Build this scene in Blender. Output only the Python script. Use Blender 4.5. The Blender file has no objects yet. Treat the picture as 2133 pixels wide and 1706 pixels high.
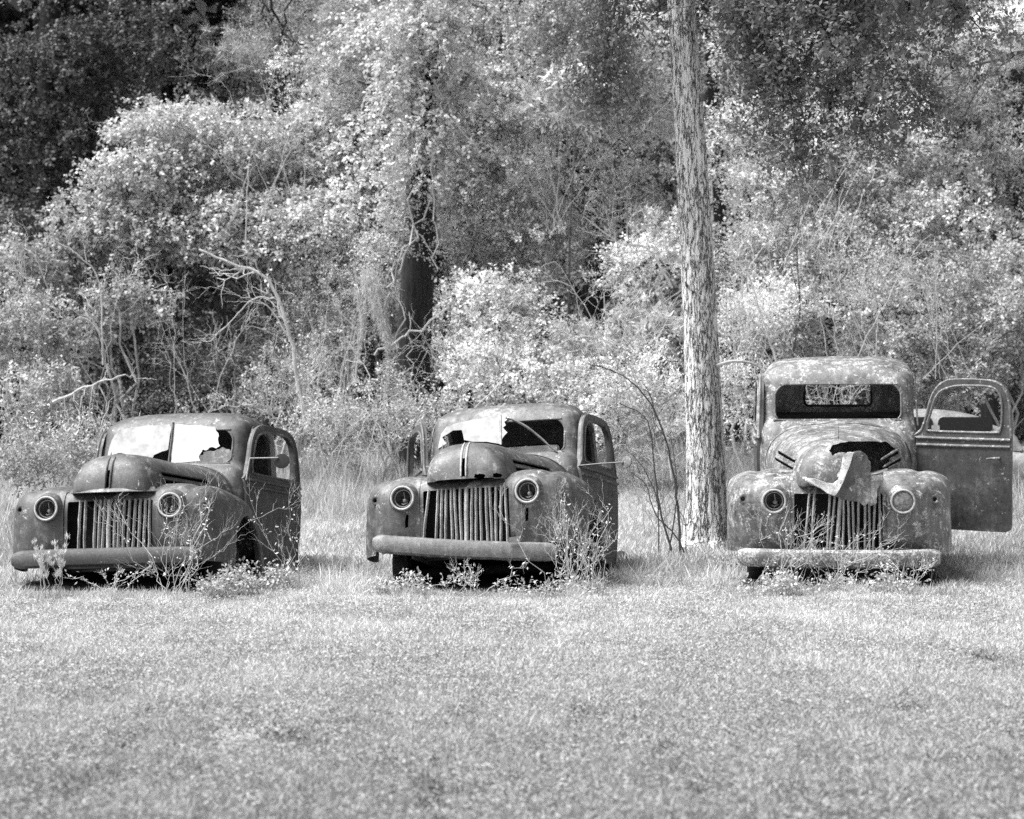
import bpy, math, random
import numpy as np
from mathutils import Vector, Matrix, Euler
rng = np.random.default_rng(7); random.seed(7)
PI = math.pi
scene = bpy.context.scene
C = scene.collection

# ------------------------------------------------------------------ camera, sky, sun, exposure
F = 4626.0; HOR = 816.0; CX = 1066.5; CH = 1.6
cam = bpy.data.cameras.new('camera'); co = bpy.data.objects.new('camera', cam); C.objects.link(co)
cam.sensor_width = 36.0; cam.lens = F / 2133.0 * 36.0
cam.clip_start = 0.1; cam.clip_end = 2000
co.location = (0, 0, CH); co.rotation_euler = (math.radians(90) - math.atan((853 - HOR) / F), 0, 0)
cam.dof.use_dof = True; cam.dof.focus_distance = 18.3; cam.dof.aperture_fstop = 2.9
scene.camera = co
w = bpy.data.worlds.new('World'); scene.world = w; w.use_nodes = True
nt = w.node_tree; nt.nodes.clear()
sky = nt.nodes.new('ShaderNodeTexSky'); sky.sky_type = 'NISHITA'; sky.sun_disc = False
SUN_EL, SUN_AZ = math.radians(60), math.radians(-98)       # azimuth from +Y, clockwise positive
sky.sun_elevation = SUN_EL; sky.sun_rotation = SUN_AZ; sky.dust_density = 3.0
bw = nt.nodes.new('ShaderNodeRGBToBW'); bg = nt.nodes.new('ShaderNodeBackground'); bg.inputs[1].default_value = 0.075
wo = nt.nodes.new('ShaderNodeOutputWorld')
nt.links.new(sky.outputs[0], bw.inputs[0]); nt.links.new(bw.outputs[0], bg.inputs[0]); nt.links.new(bg.outputs[0], wo.inputs[0])
sl = bpy.data.lights.new('sun', 'SUN'); sl.energy = 4.4; sl.angle = math.radians(40); sl.color = (1, 1, 1)
so = bpy.data.objects.new('sun', sl); C.objects.link(so)
sd = Vector((math.sin(SUN_AZ) * math.cos(SUN_EL), math.cos(SUN_AZ) * math.cos(SUN_EL), math.sin(SUN_EL)))
so.rotation_euler = sd.to_track_quat('Z', 'Y').to_euler()
scene.view_settings.view_transform = 'Standard'; scene.view_settings.look = 'None'
scene.view_settings.exposure = 0.9; scene.view_settings.gamma = 1.0
scene.cycles.use_denoising = False
scene.cycles.max_bounces = 6; scene.cycles.diffuse_bounces = 3; scene.cycles.transmission_bounces = 4
scene.cycles.glossy_bounces = 2; scene.cycles.transparent_max_bounces = 4
scene.cycles.use_adaptive_sampling = False

# ------------------------------------------------------------------ helpers
def gz(x, y):
    t = np.clip((np.asarray(y, float) - 21.5) / 14.0, 0, 1); s = t * t * (3 - 2 * t)
    return 0.62 * s + 0.03 * np.sin(np.asarray(x) * 0.9 + 1.3) * np.sin(np.asarray(y) * 0.55)

def W3(px, py, d):            # the world point seen at a pixel of the photograph, d metres away
    return Vector(((px - CX) * d / F, d, CH - (py - HOR) * d / F))

def tag(o, label=None, cat=None, group=None, kind=None):
    if label: o['label'] = label
    if cat: o['category'] = cat
    if group: o['group'] = group
    if kind: o['kind'] = kind
    return o

def empty(name, loc, label, cat, group=None, mat=None):
    o = bpy.data.objects.new(name, None); C.objects.link(o)
    o.empty_display_size = 0.2
    if mat is not None: o.matrix_world = mat
    else: o.location = loc
    return tag(o, label, cat, group)

def mk(name, V, Fc, mat, parent=None, smooth=True, sharp=None, tone=None):
    me = bpy.data.meshes.new(name)
    V = np.asarray(V, dtype=np.float32).reshape(-1, 3)
    if isinstance(Fc, np.ndarray) and Fc.ndim == 2:
        n, k = Fc.shape
        me.vertices.add(len(V)); me.vertices.foreach_set('co', V.ravel())
        me.loops.add(n * k); me.loops.foreach_set('vertex_index', Fc.astype(np.int32).ravel())
        me.polygons.add(n); me.polygons.foreach_set('loop_start', np.arange(0, n * k, k, dtype=np.int32))
        me.update(calc_edges=True)
    else:
        me.from_pydata([tuple(map(float, v)) for v in V], [], [tuple(int(i) for i in f) for f in Fc]); me.update()
    if tone is not None:
        a = me.attributes.new('tone', 'FLOAT', 'POINT'); a.data.foreach_set('value', np.asarray(tone, dtype=np.float32))
    if smooth:
        me.polygons.foreach_set('use_smooth', np.ones(len(me.polygons), dtype=bool))
        if sharp: me.set_sharp_from_angle(angle=math.radians(sharp))
    if mat: me.materials.append(mat)
    o = bpy.data.objects.new(name, me); C.objects.link(o)
    if parent: o.parent = parent
    return o

def grid(P, wrap=False):      # P (m,n,3) -> V, F
    m, n = P.shape[:2]; F_ = []
    i, j = np.meshgrid(np.arange(m - 1), np.arange(n if wrap else n - 1), indexing='ij')
    a = i * n + j; b = i * n + (j + 1) % n; c = (i + 1) * n + (j + 1) % n; d = (i + 1) * n + j
    return P.reshape(-1, 3), np.stack([a, b, c, d], -1).reshape(-1, 4)

def spline(pts, n):           # Catmull-Rom through pts, n samples evenly in parameter of chord length
    p = np.asarray(pts, float); d = np.r_[0, np.cumsum(np.linalg.norm(np.diff(p, axis=0), axis=1))]
    q = np.vstack([2 * p[0] - p[1], p, 2 * p[-1] - p[-2]]); t = np.linspace(0, d[-1], n); out = []
    for x in t:
        k = min(max(int(np.searchsorted(d, x, side='right')) - 1, 0), len(p) - 2)
        u = (x - d[k]) / max(d[k + 1] - d[k], 1e-9); a, b, c, e = q[k:k + 4]
        out.append(0.5 * ((2 * b) + (-a + c) * u + (2 * a - 5 * b + 4 * c - e) * u * u + (-a + 3 * b - 3 * c + e) * u ** 3))
    return np.array(out)

class MB:
    def __init__(s): s.V = []; s.F = []; s.n = 0
    def add(s, V, Fc):
        s.V.append(np.asarray(V, float).reshape(-1, 3)); s.F += [tuple(int(i) + s.n for i in f) for f in Fc]; s.n += len(s.V[-1]); return s
    def tube(s, pts, r, n=8, cap=True):
        p = np.asarray([tuple(q) for q in pts], float); m = len(p); r = np.broadcast_to(np.asarray(r, float), (m,))
        t = np.gradient(p, axis=0); t /= np.linalg.norm(t, axis=1)[:, None] + 1e-12
        u = np.cross(t[0], (0, 0, 1)) if abs(t[0][2]) < .9 else np.cross(t[0], (1, 0, 0)); u /= np.linalg.norm(u)
        a = np.arange(n) * 2 * PI / n; R = []
        for k in range(m):
            u = u - t[k] * np.dot(u, t[k]); u /= np.linalg.norm(u) + 1e-12; v = np.cross(t[k], u)
            R.append(p[k] + r[k] * (np.cos(a)[:, None] * u + np.sin(a)[:, None] * v))
        V, Fc = grid(np.array(R), True); Fc = [tuple(f) for f in Fc]
        if cap: Fc += [tuple(range(n))[::-1], tuple(range((m - 1) * n, m * n))]
        return s.add(V, Fc)
    def ring(s, c, ax, R, r, n=28, k=8):
        c = Vector(c); ax = Vector(ax).normalized(); u = ax.orthogonal().normalized(); v = ax.cross(u); P = []
        for i in range(n):
            a = 2 * PI * i / n; d = u * math.cos(a) + v * math.sin(a)
            P.append([c + d * (R + r * math.cos(b)) + ax * r * math.sin(b) for b in np.arange(k) * 2 * PI / k])
        P = np.array([[tuple(q) for q in row] for row in P]); P = np.concatenate([P, P[:1]]); V, Fc = grid(P, True)
        return s.add(V, Fc)
    def lathe(s, c, ax, prof, n=28):     # prof: (axial, radius)
        c = Vector(c); ax = Vector(ax).normalized(); u = ax.orthogonal().normalized(); v = ax.cross(u)
        P = np.array([[tuple(c + ax * h + (u * math.cos(a) + v * math.sin(a)) * r) for a in np.arange(n) * 2 * PI / n] for h, r in prof])
        V, Fc = grid(P, True); return s.add(V, Fc)
    def box(s, lo, hi, rot=None, c=None):
        V = np.array([[x, y, z] for x in (lo[0], hi[0]) for y in (lo[1], hi[1]) for z in (lo[2], hi[2])], float)
        if rot is not None:
            cc = V.mean(0) if c is None else np.array(c); V = (V - cc) @ np.array(rot).T + cc
        return s.add(V, [(0, 1, 3, 2), (4, 6, 7, 5), (0, 4, 5, 1), (2, 3, 7, 6), (0, 2, 6, 4), (1, 5, 7, 3)])
    def prism(s, A, B):                  # closed prism between two matching loops
        n = len(A); A = [tuple(a) for a in A]; B = [tuple(b) for b in B]
        return s.add(A + B, [tuple(range(n))[::-1], tuple(range(n, 2 * n))] + [(i, (i + 1) % n, n + (i + 1) % n, n + i) for i in range(n)])
    def build(s, name, mat, parent=None, sharp=38, smooth=True):
        return mk(name, np.concatenate(s.V), s.F, mat, parent, smooth, sharp)

def recalc(me):
    import bmesh
    b = bmesh.new(); b.from_mesh(me); bmesh.ops.recalc_face_normals(b, faces=b.faces); b.to_mesh(me); b.free()

def bake(o, sharp=38):
    dg = bpy.context.evaluated_depsgraph_get(); dg.update()
    me = bpy.data.meshes.new_from_object(o.evaluated_get(dg)); old = o.data; o.modifiers.clear(); o.data = me; me.name = o.name
    bpy.data.meshes.remove(old)
    me.polygons.foreach_set('use_smooth', np.ones(len(me.polygons), dtype=bool)); me.set_sharp_from_angle(angle=math.radians(sharp))

def dent(o, amp=.006, sc=3.0, seed=0.0, y0=None):
    from mathutils import noise
    for v in o.data.vertices:
        c = v.co; k = amp * (noise.noise(c * sc + Vector((seed, seed, seed))) + .6 * noise.noise(c * sc * 2.7 + Vector((seed, 3, 1))))
        v.co = c + v.normal * k
    o.data.update()

def cut(o, mb, op='DIFFERENCE', bk=True):
    c = mb.build('cutter', None); recalc(c.data)
    if o.parent: c.parent = o.parent; c.matrix_parent_inverse = o.matrix_parent_inverse.copy(); c.matrix_basis = o.matrix_basis.copy()
    m = o.modifiers.new('b', 'BOOLEAN'); m.operation = op; m.object = c; m.solver = 'EXACT'
    bake(o); me = c.data; bpy.data.objects.remove(c); bpy.data.meshes.remove(me)

def solid(o, th, off=-1):
    m = o.modifiers.new('s', 'SOLIDIFY'); m.thickness = th; m.offset = off; bake(o)

def rrect(x0, x1, z0, z1, r, n=6, arch=0.0):   # rounded rectangle loop (x,z); r = 4 radii bl br tr tl
    if not hasattr(r, '__len__'): r = (r,) * 4
    out = []
    for cx, cz, a0, rr in ((x0 + r[0], z0 + r[0], PI, r[0]), (x1 - r[1], z0 + r[1], 1.5 * PI, r[1]), (x1 - r[2], z1 - r[2], 0, r[2]), (x0 + r[3], z1 - r[3], .5 * PI, r[3])):
        for k in range(n + 1):
            a = a0 + .5 * PI * k / n; out.append([cx + rr * math.cos(a), cz + rr * math.sin(a)])
    if arch:
        xm, hw, zm = (x0 + x1) / 2, (x1 - x0) / 2, (z0 + z1) / 2
        for p in out:
            if p[1] > zm: p[1] += arch * (1 - ((p[0] - xm) / hw) ** 2)
    return out

# ------------------------------------------------------------------ materials (the photograph is black and white, so every colour is a grey)
def nodes(name):
    m = bpy.data.materials.new(name); m.use_nodes = True; t = m.node_tree
    return m, t, t.nodes['Principled BSDF'], t.nodes['Material Output']
def nz(t, vec, scale, detail=6, rough=.6, dist=0):
    n = t.nodes.new('ShaderNodeTexNoise'); n.inputs['Scale'].default_value = scale; n.inputs['Detail'].default_value = detail
    n.inputs['Roughness'].default_value = rough; n.inputs['Distortion'].default_value = dist; t.links.new(vec, n.inputs['Vector']); return n.outputs[0]
def ramp(t, fac, stops):
    r = t.nodes.new('ShaderNodeValToRGB'); e = r.color_ramp.elements
    while len(e) < len(stops): e.new(.5)
    for k, (p, v) in enumerate(stops): e[k].position = p; e[k].color = (v, v, v, 1)
    t.links.new(fac, r.inputs[0]); return r.outputs[0]
def mth(t, op, a, b):
    n = t.nodes.new('ShaderNodeMath'); n.operation = op
    for i, v in enumerate((a, b)):
        if isinstance(v, (int, float)): n.inputs[i].default_value = v
        else: t.links.new(v, n.inputs[i])
    return n.outputs[0]
def coords(t, s=(1, 1, 1), kind='Object'):
    tc = t.nodes.new('ShaderNodeTexCoord'); mp = t.nodes.new('ShaderNodeMapping'); mp.inputs['Scale'].default_value = s
    t.links.new(tc.outputs[kind], mp.inputs[0]); return mp.outputs[0]
def bump(t, b, h, st, dist=.01):
    n = t.nodes.new('ShaderNodeBump'); n.inputs['Strength'].default_value = st; n.inputs['Distance'].default_value = dist
    t.links.new(h, n.inputs['Height']); t.links.new(n.outputs[0], b.inputs['Normal'])

def rust(name, lo, mid, hi, lichen=0.0, rough=.55, lscale=9, seed=0.0):
    m, t, b, o = nodes(name); v = coords(t)
    mp = v.node; mp.inputs['Location'].default_value = (seed, seed * .7, seed * 1.3)
    st = coords(t, (9, 9, 1.1)); st.node.inputs['Location'].default_value = (seed, seed, seed)
    big = nz(t, v, 3.1, 10, .68, .6); fine = nz(t, v, 150, 3, .7); med = nz(t, v, 17, 8, .75); run = nz(t, st, 2.2, 6, .65, .2)
    mixn = mth(t, 'ADD', mth(t, 'ADD', mth(t, 'MULTIPLY', big, .45), mth(t, 'MULTIPLY', med, .30)), mth(t, 'MULTIPLY', run, .25))
    c = ramp(t, mixn, [(.40, lo), (.475, lo * .4 + mid * .6), (.53, mid), (.60, hi)])
    c = mth(t, 'MULTIPLY', c, ramp(t, fine, [(.33, .35), (.66, 1.6)]))
    pit = ramp(t, nz(t, v, 48, 4, .6), [(.30, .25), (.38, 1)]); c = mth(t, 'MULTIPLY', c, pit)
    if lichen:
        l1 = ramp(t, nz(t, v, lscale, 10, .75, .4), [(.63 - lichen * .14, 0), (.66 - lichen * .12, 1)])
        l2 = ramp(t, nz(t, v, 60, 4, .7), [(.45, 0), (.6, 1)])
        mx = t.nodes.new('ShaderNodeMix'); mx.data_type = 'RGBA'
        t.links.new(mth(t, 'MULTIPLY', l1, l2), mx.inputs[0]); t.links.new(c, mx.inputs[6]); mx.inputs[7].default_value = (.6, .6, .6, 1); c = mx.outputs[2]
    t.links.new(c, b.inputs['Base Color']); b.inputs['Specular IOR Level'].default_value = 1.0
    t.links.new(ramp(t, med, [(.35, rough - .08), (.65, rough + .2)]), b.inputs['Roughness'])
    bump(t, b, mth(t, 'ADD', mth(t, 'ADD', mth(t, 'MULTIPLY', fine, .3), med), mth(t, 'MULTIPLY', pit, .25)), .55, .006)
    return m
def plain(name, c, rough=.8, metal=0, var=.4, sc=30):
    m, t, b, o = nodes(name); v = coords(t)
    t.links.new(ramp(t, nz(t, v, sc, 6, .65), [(.3, c * (1 - var)), (.7, c * (1 + var))]), b.inputs['Base Color'])
    b.inputs['Roughness'].default_value = rough; b.inputs['Metallic'].default_value = metal; return m
def leafmat(name, c, trans=.35, rough=.6):
    m, t, b, o = nodes(name)
    at = t.nodes.new('ShaderNodeAttribute'); at.attribute_name = 'tone'
    cc = mth(t, 'MULTIPLY', at.outputs['Fac'], c)
    t.links.new(cc, b.inputs['Base Color']); b.inputs['Roughness'].default_value = rough; b.inputs['Specular IOR Level'].default_value = .3
    tr = t.nodes.new('ShaderNodeBsdfTranslucent'); t.links.new(cc, tr.inputs[0])
    mx = t.nodes.new('ShaderNodeMixShader'); mx.inputs[0].default_value = trans
    t.links.new(b.outputs[0], mx.inputs[1]); t.links.new(tr.outputs[0], mx.inputs[2]); t.links.new(mx.outputs[0], o.inputs[0]); return m
def barkmat(name, hi, crack, sc=(9, 9, 2.2), lo=.5, bs=.9):
    m, t, b, o = nodes(name); v = coords(t, sc)
    ad = t.nodes.new('ShaderNodeVectorMath'); ad.operation = 'ADD'; sv = t.nodes.new('ShaderNodeVectorMath'); sv.operation = 'SCALE'; sv.inputs[3].default_value = .9
    nn = t.nodes.new('ShaderNodeTexNoise'); nn.inputs['Scale'].default_value = 1.7; nn.inputs['Detail'].default_value = 5; t.links.new(v, nn.inputs['Vector'])
    t.links.new(nn.outputs['Color'], sv.inputs[0]); t.links.new(v, ad.inputs[0]); t.links.new(sv.outputs[0], ad.inputs[1])
    sv.inputs[3].default_value = .35
    va = mth(t, 'ABSOLUTE', mth(t, 'SUBTRACT', nz(t, ad.outputs[0], 1.0, 5, .62), .5), 0); vb = mth(t, 'ABSOLUTE', mth(t, 'SUBTRACT', nz(t, ad.outputs[0], 2.3, 4, .6, .5), .47), 0)
    vein = mth(t, 'MINIMUM', va, mth(t, 'MULTIPLY', vb, 1.3))
    fine = nz(t, v, 7, 6, .75); g = nz(t, coords(t), 120, 2, .7)
    edge = ramp(t, mth(t, 'ADD', vein, mth(t, 'MULTIPLY', mth(t, 'SUBTRACT', fine, .5), .03)), [(.0, crack), (.009, crack * 2), (.019, hi * .75), (.045, hi)])
    c = mth(t, 'MULTIPLY', edge, ramp(t, mth(t, 'ADD', mth(t, 'MULTIPLY', fine, .6), mth(t, 'MULTIPLY', g, .4)), [(.35, lo), (.62, 1.15)]))
    t.links.new(c, b.inputs['Base Color']); b.inputs['Roughness'].default_value = .95
    bump(t, b, mth(t, 'ADD', edge, mth(t, 'MULTIPLY', fine, .3)), bs, .03); return m

M = {}
M['body1'] = rust('rusty_body_dark', .02, .075, .25, .25, seed=3)
M['body2'] = rust('rusty_body_grey', .022, .105, .32, .38, seed=8)
M['body3'] = rust('rusty_body_pale', .025, .17, .52, .8, seed=15)
M['door1'] = rust('door_rust', .02, .055, .12, .05, seed=21)
M['door2'] = rust('door_rust_grey', .05, .10, .17, .08, seed=27)
M['door3'] = rust('door_rust_black', .02, .06, .13, .25, seed=31)
M['bump3'] = rust('lichen_bumper', .05, .14, .3, 1.35, seed=5, lscale=14)
M['bump2'] = rust('bumper_grey', .07, .17, .32, .1, seed=9)
M['bump1'] = rust('bumper_dark', .03, .06, .11, .05, seed=2)
M['trim'] = rust('trim_speckled', .06, .14, .3, .7, seed=12, lscale=22)
M['dark'] = plain('dark_metal', .018, .9)
M['rubber'] = plain('old_rubber', .03, .85)
M['bar'] = rust('grille_bar', .2, .4, .6, .3, seed=6)
M['ring'] = plain('headlight_ring', .5, .6, 0)
M['bulb'] = plain('bulb_grey', .3, .4)
M['bucket'] = plain('tarnished_bucket', .09, .4, 0, .8, 26)
M['lens'] = plain('old_lens', .22, .25, 0, .75, 34)
M['glass'] = plain('crazed_sky_glass', .56, .2, 0, .3, 11)  # cloudy old glass, its pale colour also standing in for reflected sky
M['glassw'] = plain('lit_white_glass', .68, .2, 0, .25, 7)  # whiter glass copy, brightness of light in the pane put into its colour
M['cloth'] = plain('rotten_upholstery', .05, .95)
M['scrap'] = rust('scrap_pale', .35, .5, .7, .2, seed=18)
M['scrapd'] = rust('scrap_grey', .03, .09, .2, .2, seed=19)
M['bark'] = barkmat('pine_bark', .88, .05, (12, 12, 2.3), .7, .85)
M['barkd'] = barkmat('dark_bark', .032, .006, (12, 12, 1.6))
M['barkm'] = barkmat('grey_bark', .22, .03, (14, 14, 3))
M['twig'] = plain('pale_twig', .52, .9, 0, .3, 20)
M['twigd'] = plain('dark_twig', .09, .9, 0, .4, 20)
M['kudzu'] = leafmat('vine_leaf', .64, .2)
M['shrub'] = leafmat('shrub_leaf', .70, .22)
M['mid'] = leafmat('mid_leaf', .55, .22)
M['darkleaf'] = leafmat('evergreen_shade_leaf', .125, .12)  # evergreen colour, also used where hollow bushes and far leaves carry painted shade
M['needle'] = leafmat('pine_needle', .42, .2)
M['needled'] = leafmat('shaded_needle', .16, .2)  # darker copy of the pine needle with shade in its colour
M['grass'] = leafmat('grass_blade', .54, .3, .7)
M['moss'] = leafmat('hanging_moss', .75, .4, .8)
def groundmat():
    m, t, b, o = nodes('short_turf'); v = coords(t)
    a = nz(t, v, 38, 8, .75); g = nz(t, v, 1.1, 6, .6); p = nz(t, v, 6, 6, .7)
    c = ramp(t, a, [(.35, .16), (.6, .5)])
    c = mth(t, 'MULTIPLY', c, ramp(t, mth(t, 'ADD', mth(t, 'MULTIPLY', g, .5), mth(t, 'MULTIPLY', p, .5)), [(.36, .6), (.55, 1.1)]))
    t.links.new(c, b.inputs['Base Color']); b.inputs['Roughness'].default_value = 1; b.inputs['Specular IOR Level'].default_value = .1
    bump(t, b, a, .8, .02); return m
M['ground'] = groundmat()

# ------------------------------------------------------------------ ground
def make_ground():
    xs = np.concatenate([np.linspace(-400, -30, 20), np.linspace(-28, 28, 113), np.linspace(30, 400, 20)])
    ys = np.concatenate([np.linspace(-60, -1, 20), np.linspace(0, 50, 126), np.linspace(53, 700, 40)])
    X, Y = np.meshgrid(xs, ys, indexing='ij')
    P = np.stack([X, Y, gz(X, Y)], -1); V, Fc = grid(P)
    tag(mk('ground', V, Fc, M['ground']), 'pale open ground of short turf under the trucks', 'ground', kind='structure')
make_ground()

# ------------------------------------------------------------------ the old pickups
CABP = [(.48, 1.37, 2.66, .67), (.8, 1.345, 2.68, .70), (1.15, 1.345, 2.70, .71), (1.28, 1.37, 2.70, .70), (1.38, 1.43, 2.70, .692), (1.435, 1.50, 2.70, .688),
        (1.60, 1.55, 2.69, .680), (1.74, 1.595, 2.66, .672), (1.80, 1.625, 2.62, .665), (1.86, 1.67, 2.57, .645), (1.91, 1.74, 2.49, .60), (1.943, 1.84, 2.38, .52), (1.96, 1.97, 2.25, .38), (1.965, 2.08, 2.14, .12)]
CZ = np.array([c[0] for c in CABP]); CWD = np.array([c[3] for c in CABP])
def cabw(z): return float(np.interp(z, CZ, CWD))
EP = [(.05, .46), (.015, .60), (.0, .78), (.005, .92), (.04, 1.01), (.11, 1.07), (.25, 1.108), (.45, 1.112), (.70, 1.08), (.95, 1.00), (1.14, .88), (1.27, .73), (1.37, .60), (1.47, .51)]
NT = 56
ET = spline(EP, NT)
ang = np.linspace(PI * 1.0, 0, NT)
AT = np.stack([.82 - .0 + .40 * np.cos(ang), .44 + .45 * np.sin(ang)], -1)
AT[:, 1] = np.maximum(AT[:, 1], .44)

def fender_grid(side):
    xo, r = .92, .235; xs = []; ks = []; ins = []
    for x in (.16, .22, .28, .33, .365): xs.append(x); ks.append(0); ins.append(1)
    for x in np.linspace(.39, xo - r, 14): xs.append(x); ks.append(0); ins.append(0)
    for th in np.linspace(0, PI / 2, 11)[1:]: xs.append(xo - r + r * math.sin(th)); ks.append(.62 * (1 - math.cos(th))); ins.append(0)
    for k in (.72, .82, .92, 1.0): xs.append(xo - .012 * (k - .62)); ks.append(k); ins.append(0)
    xs += [xo - .03, xo - .05]; ks += [1.0, .985]; ins += [0, 0]
    P = np.zeros((len(xs), NT, 3))
    for i, (x, k) in enumerate(zip(xs, ks)):
        q = ET * (1 - k) + AT * k
        y, z = q[:, 0].copy(), q[:, 1].copy()
        top = np.clip((z - .95) / .15, 0, 1)
        z -= top * (.018 * math.exp(-((x - .67) / .04) ** 2) + .010 * math.exp(-((x - .67) / .09) ** 2) + .03 * max(0, x - .67) / .2)
        face = np.exp(-((z - .88) / .2) ** 2) * (y < .3)
        y -= face * .035 * math.exp(-((x - .52) / .12) ** 2)
        y += (y < .45) * .05 * max(0, (x - .6) / .3) ** 1.5
        if x < .40:
            s = (.40 - x) / .24; on = np.clip((np.arange(NT) / NT - .16) / .1, 0, 1)
            z -= on * .16 * s ** 1.3
        P[i, :, 0] = side * x; P[i, :, 1] = y; P[i, :, 2] = z
    # the inner rows exist only over the top
    return P, ins

DSEED = [0.0]
def build_fender(root, side, mt, ragged=None):
    P, ins = fender_grid(side); V, Fc = grid(P)
    ni = sum(ins); keep = []
    for f in Fc:
        i = f[0] // NT; j = f[0] % NT
        if i < ni and j < 15: continue
        keep.append(f)
    if side > 0: keep = [tuple(f) for f in keep]
    else: keep = [tuple(f[::-1]) for f in keep]
    o = mk('fender', V, keep, mt, root, True, 50)
    m = o.modifiers.new('ss', 'SUBSURF'); m.levels = 1; m.render_levels = 1; bake(o, 50); dent(o, .007, 3.2, 5 * side + DSEED[0])
    solid(o, .008, 0)
    c = MB().lathe((side * .52, -.2, .90), (0, 1, 0), [(0, 0.001), (0, .086), (.42, .086), (.42, .001)], 32); cut(o, c)
    c = MB().lathe((side * .775, -.2, .905), (0, 1, 0), [(0, 0.001), (0, .016), (.5, .016), (.5, .001)], 16); cut(o, c)
    if ragged:
        for A, B in ragged: cut(o, MB().prism(A, B))
    return o

def xf(root):                # pixel tools in truck coordinates
    Mi = root.matrix_world.inverted()
    def at(px, py, d): return Mi @ W3(px, py, d)
    def ray(px, py): return Mi @ Vector((0, 0, CH)), (Mi.to_3x3() @ (W3(px, py, 10) - Vector((0, 0, CH)))).normalized()
    def plane(px, py, p0, n):
        o_, d_ = ray(px, py); p0 = Vector(p0); n = Vector(n); return o_ + d_ * ((p0 - o_).dot(n) / d_.dot(n))
    return at, ray, plane

def jag(poly, amp, n=3, rr=random):
    out = []
    for i in range(len(poly)):
        a, b = poly[i], poly[(i + 1) % len(poly)]
        for k in range(n):
            u = k / n; j = 0 if k == 0 else amp
            out.append((a[0] * (1 - u) + b[0] * u + rr.uniform(-j, j), a[1] * (1 - u) + b[1] * u + rr.uniform(-j, j)))
    return out

def wheel(root, x, y, z, rt=.345):
    s = 1 if x > 0 else -1
    m = MB().lathe((x - s * .07, y, z), (s, 0, 0), [(0, .215), (.0, .30), (.03, rt - .01), (.07, rt), (.11, rt - .01), (.14, .30), (.14, .215)], 36)
    whl = m.build('wheel', M['rubber'], root)
    MB().lathe((x - s * .05, y, z), (s, 0, 0), [(.0, .01), (.0, .20), (.1, .222), (.105, .205), (.06, .17), (.055, .09), (.09, .06), (.095, .01)], 28).build('rim', M['dark'], whl)
    return whl

def door(root, side, angle, mt, trim, roll=0, handle=True):
    """hinge axis at the front edge; door mesh in its own coordinates: y rearwards, x outwards"""
    L = .89
    out = [(0, .50), (.30, .485), (L - .05, .48), (L - .01, .50), (L, .55), (L + .01, 1.0), (L + .01, 1.30), (L - .005, 1.55), (L - .03, 1.67), (L - .08, 1.75), (L - .17, 1.79), (.55, 1.80), (.40, 1.80), (.29, 1.79), (.215, 1.755), (.165, 1.70), (.125, 1.62), (.08, 1.455), (.035, 1.34), (0, 1.29)]
    win = [(.115, 1.37), (.15, 1.345), (L - .15, 1.345), (L - .105, 1.37), (L - .085, 1.42), (L - .085, 1.60), (L - .11, 1.68), (L - .17, 1.73), (L - .27, 1.745), (.44, 1.745), (.34, 1.735), (.25, 1.705), (.195, 1.66), (.165, 1.60), (.13, 1.49), (.105, 1.41)]
    xh = cabw(1.28) + .004
    sx = lambda z: side * (cabw(z) - cabw(1.28))
    ys = np.linspace(-.05, L + .06, 26); zs = np.linspace(.42, 1.86, 44); rows = []
    def lay(off):
        return np.array([[(sx(min(max(z, .5), 1.76)) + side * (off + .010 * math.sin(PI * min(max(y / L, 0), 1)) + 0), y, z) for z in zs] for y in ys])
    A, B = lay(.0), lay(-.045); VA, FA = grid(A); VB, FB = grid(B); nA = len(VA); m_, n_ = A.shape[:2]
    loop = [i * n_ for i in range(m_)] + [(m_ - 1) * n_ + j for j in range(1, n_)] + [i * n_ + n_ - 1 for i in range(m_ - 2, -1, -1)] + [j for j in range(n_ - 2, 0, -1)]
    Fs = [tuple(f) for f in FA] + [tuple(int(q) + nA for q in f[::-1]) for f in FB] + [(a, nA + a, nA + b, b) for a, b in zip(loop, loop[1:] + loop[:1])]
    o = mk('door', np.vstack([VA, VB]), Fs, mt, root); recalc(o.data)
    cut(o, MB().prism([(-.3, y, z) for y, z in out], [(.3, y, z) for y, z in out]), 'INTERSECT')
    cut(o, MB().prism([(-.3, y, z) for y, z in win], [(.3, y, z) for y, z in win]))
    o.location = (side * xh, 1.455, 0); o.rotation_euler = (0, roll, -side * angle)
    def rim(loop, r, off, closed=True):
        pts = [(sx(z) + side * off, y, z) for y, z in loop]
        pts = spline(pts + [pts[0]], 70); return pts
    f = MB(); f.tube(rim(win, .01, .008), .011, 8, False); f.tube(rim([(y * .985 + .007, z * .992 + .009) for y, z in out if z > 1.25] , .0, -.004)[:-9], .014, 8, True)
    f.build('window_frame', trim, o)
    b = MB()
    for z in (1.285, 1.225):
        b.tube([(sx(z) + side * (.008 + .01 * math.sin(PI * u)), u * L, z) for u in np.linspace(.005, 1.0, 12)], .013, 8)
    b.build('belt_moulding', trim, o)
    if handle:
        h = MB(); h.tube([(side * .006, L - .1, 1.13), (side * .045, L - .1, 1.13)], .012, 8); h.tube([(side * .045, L - .085, 1.13), (side * .048, L - .15, 1.128), (side * .04, L - .21, 1.12)], [.011, .010, .008], 8)
        h.build('handle', M['trim'], o)
    return o

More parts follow.
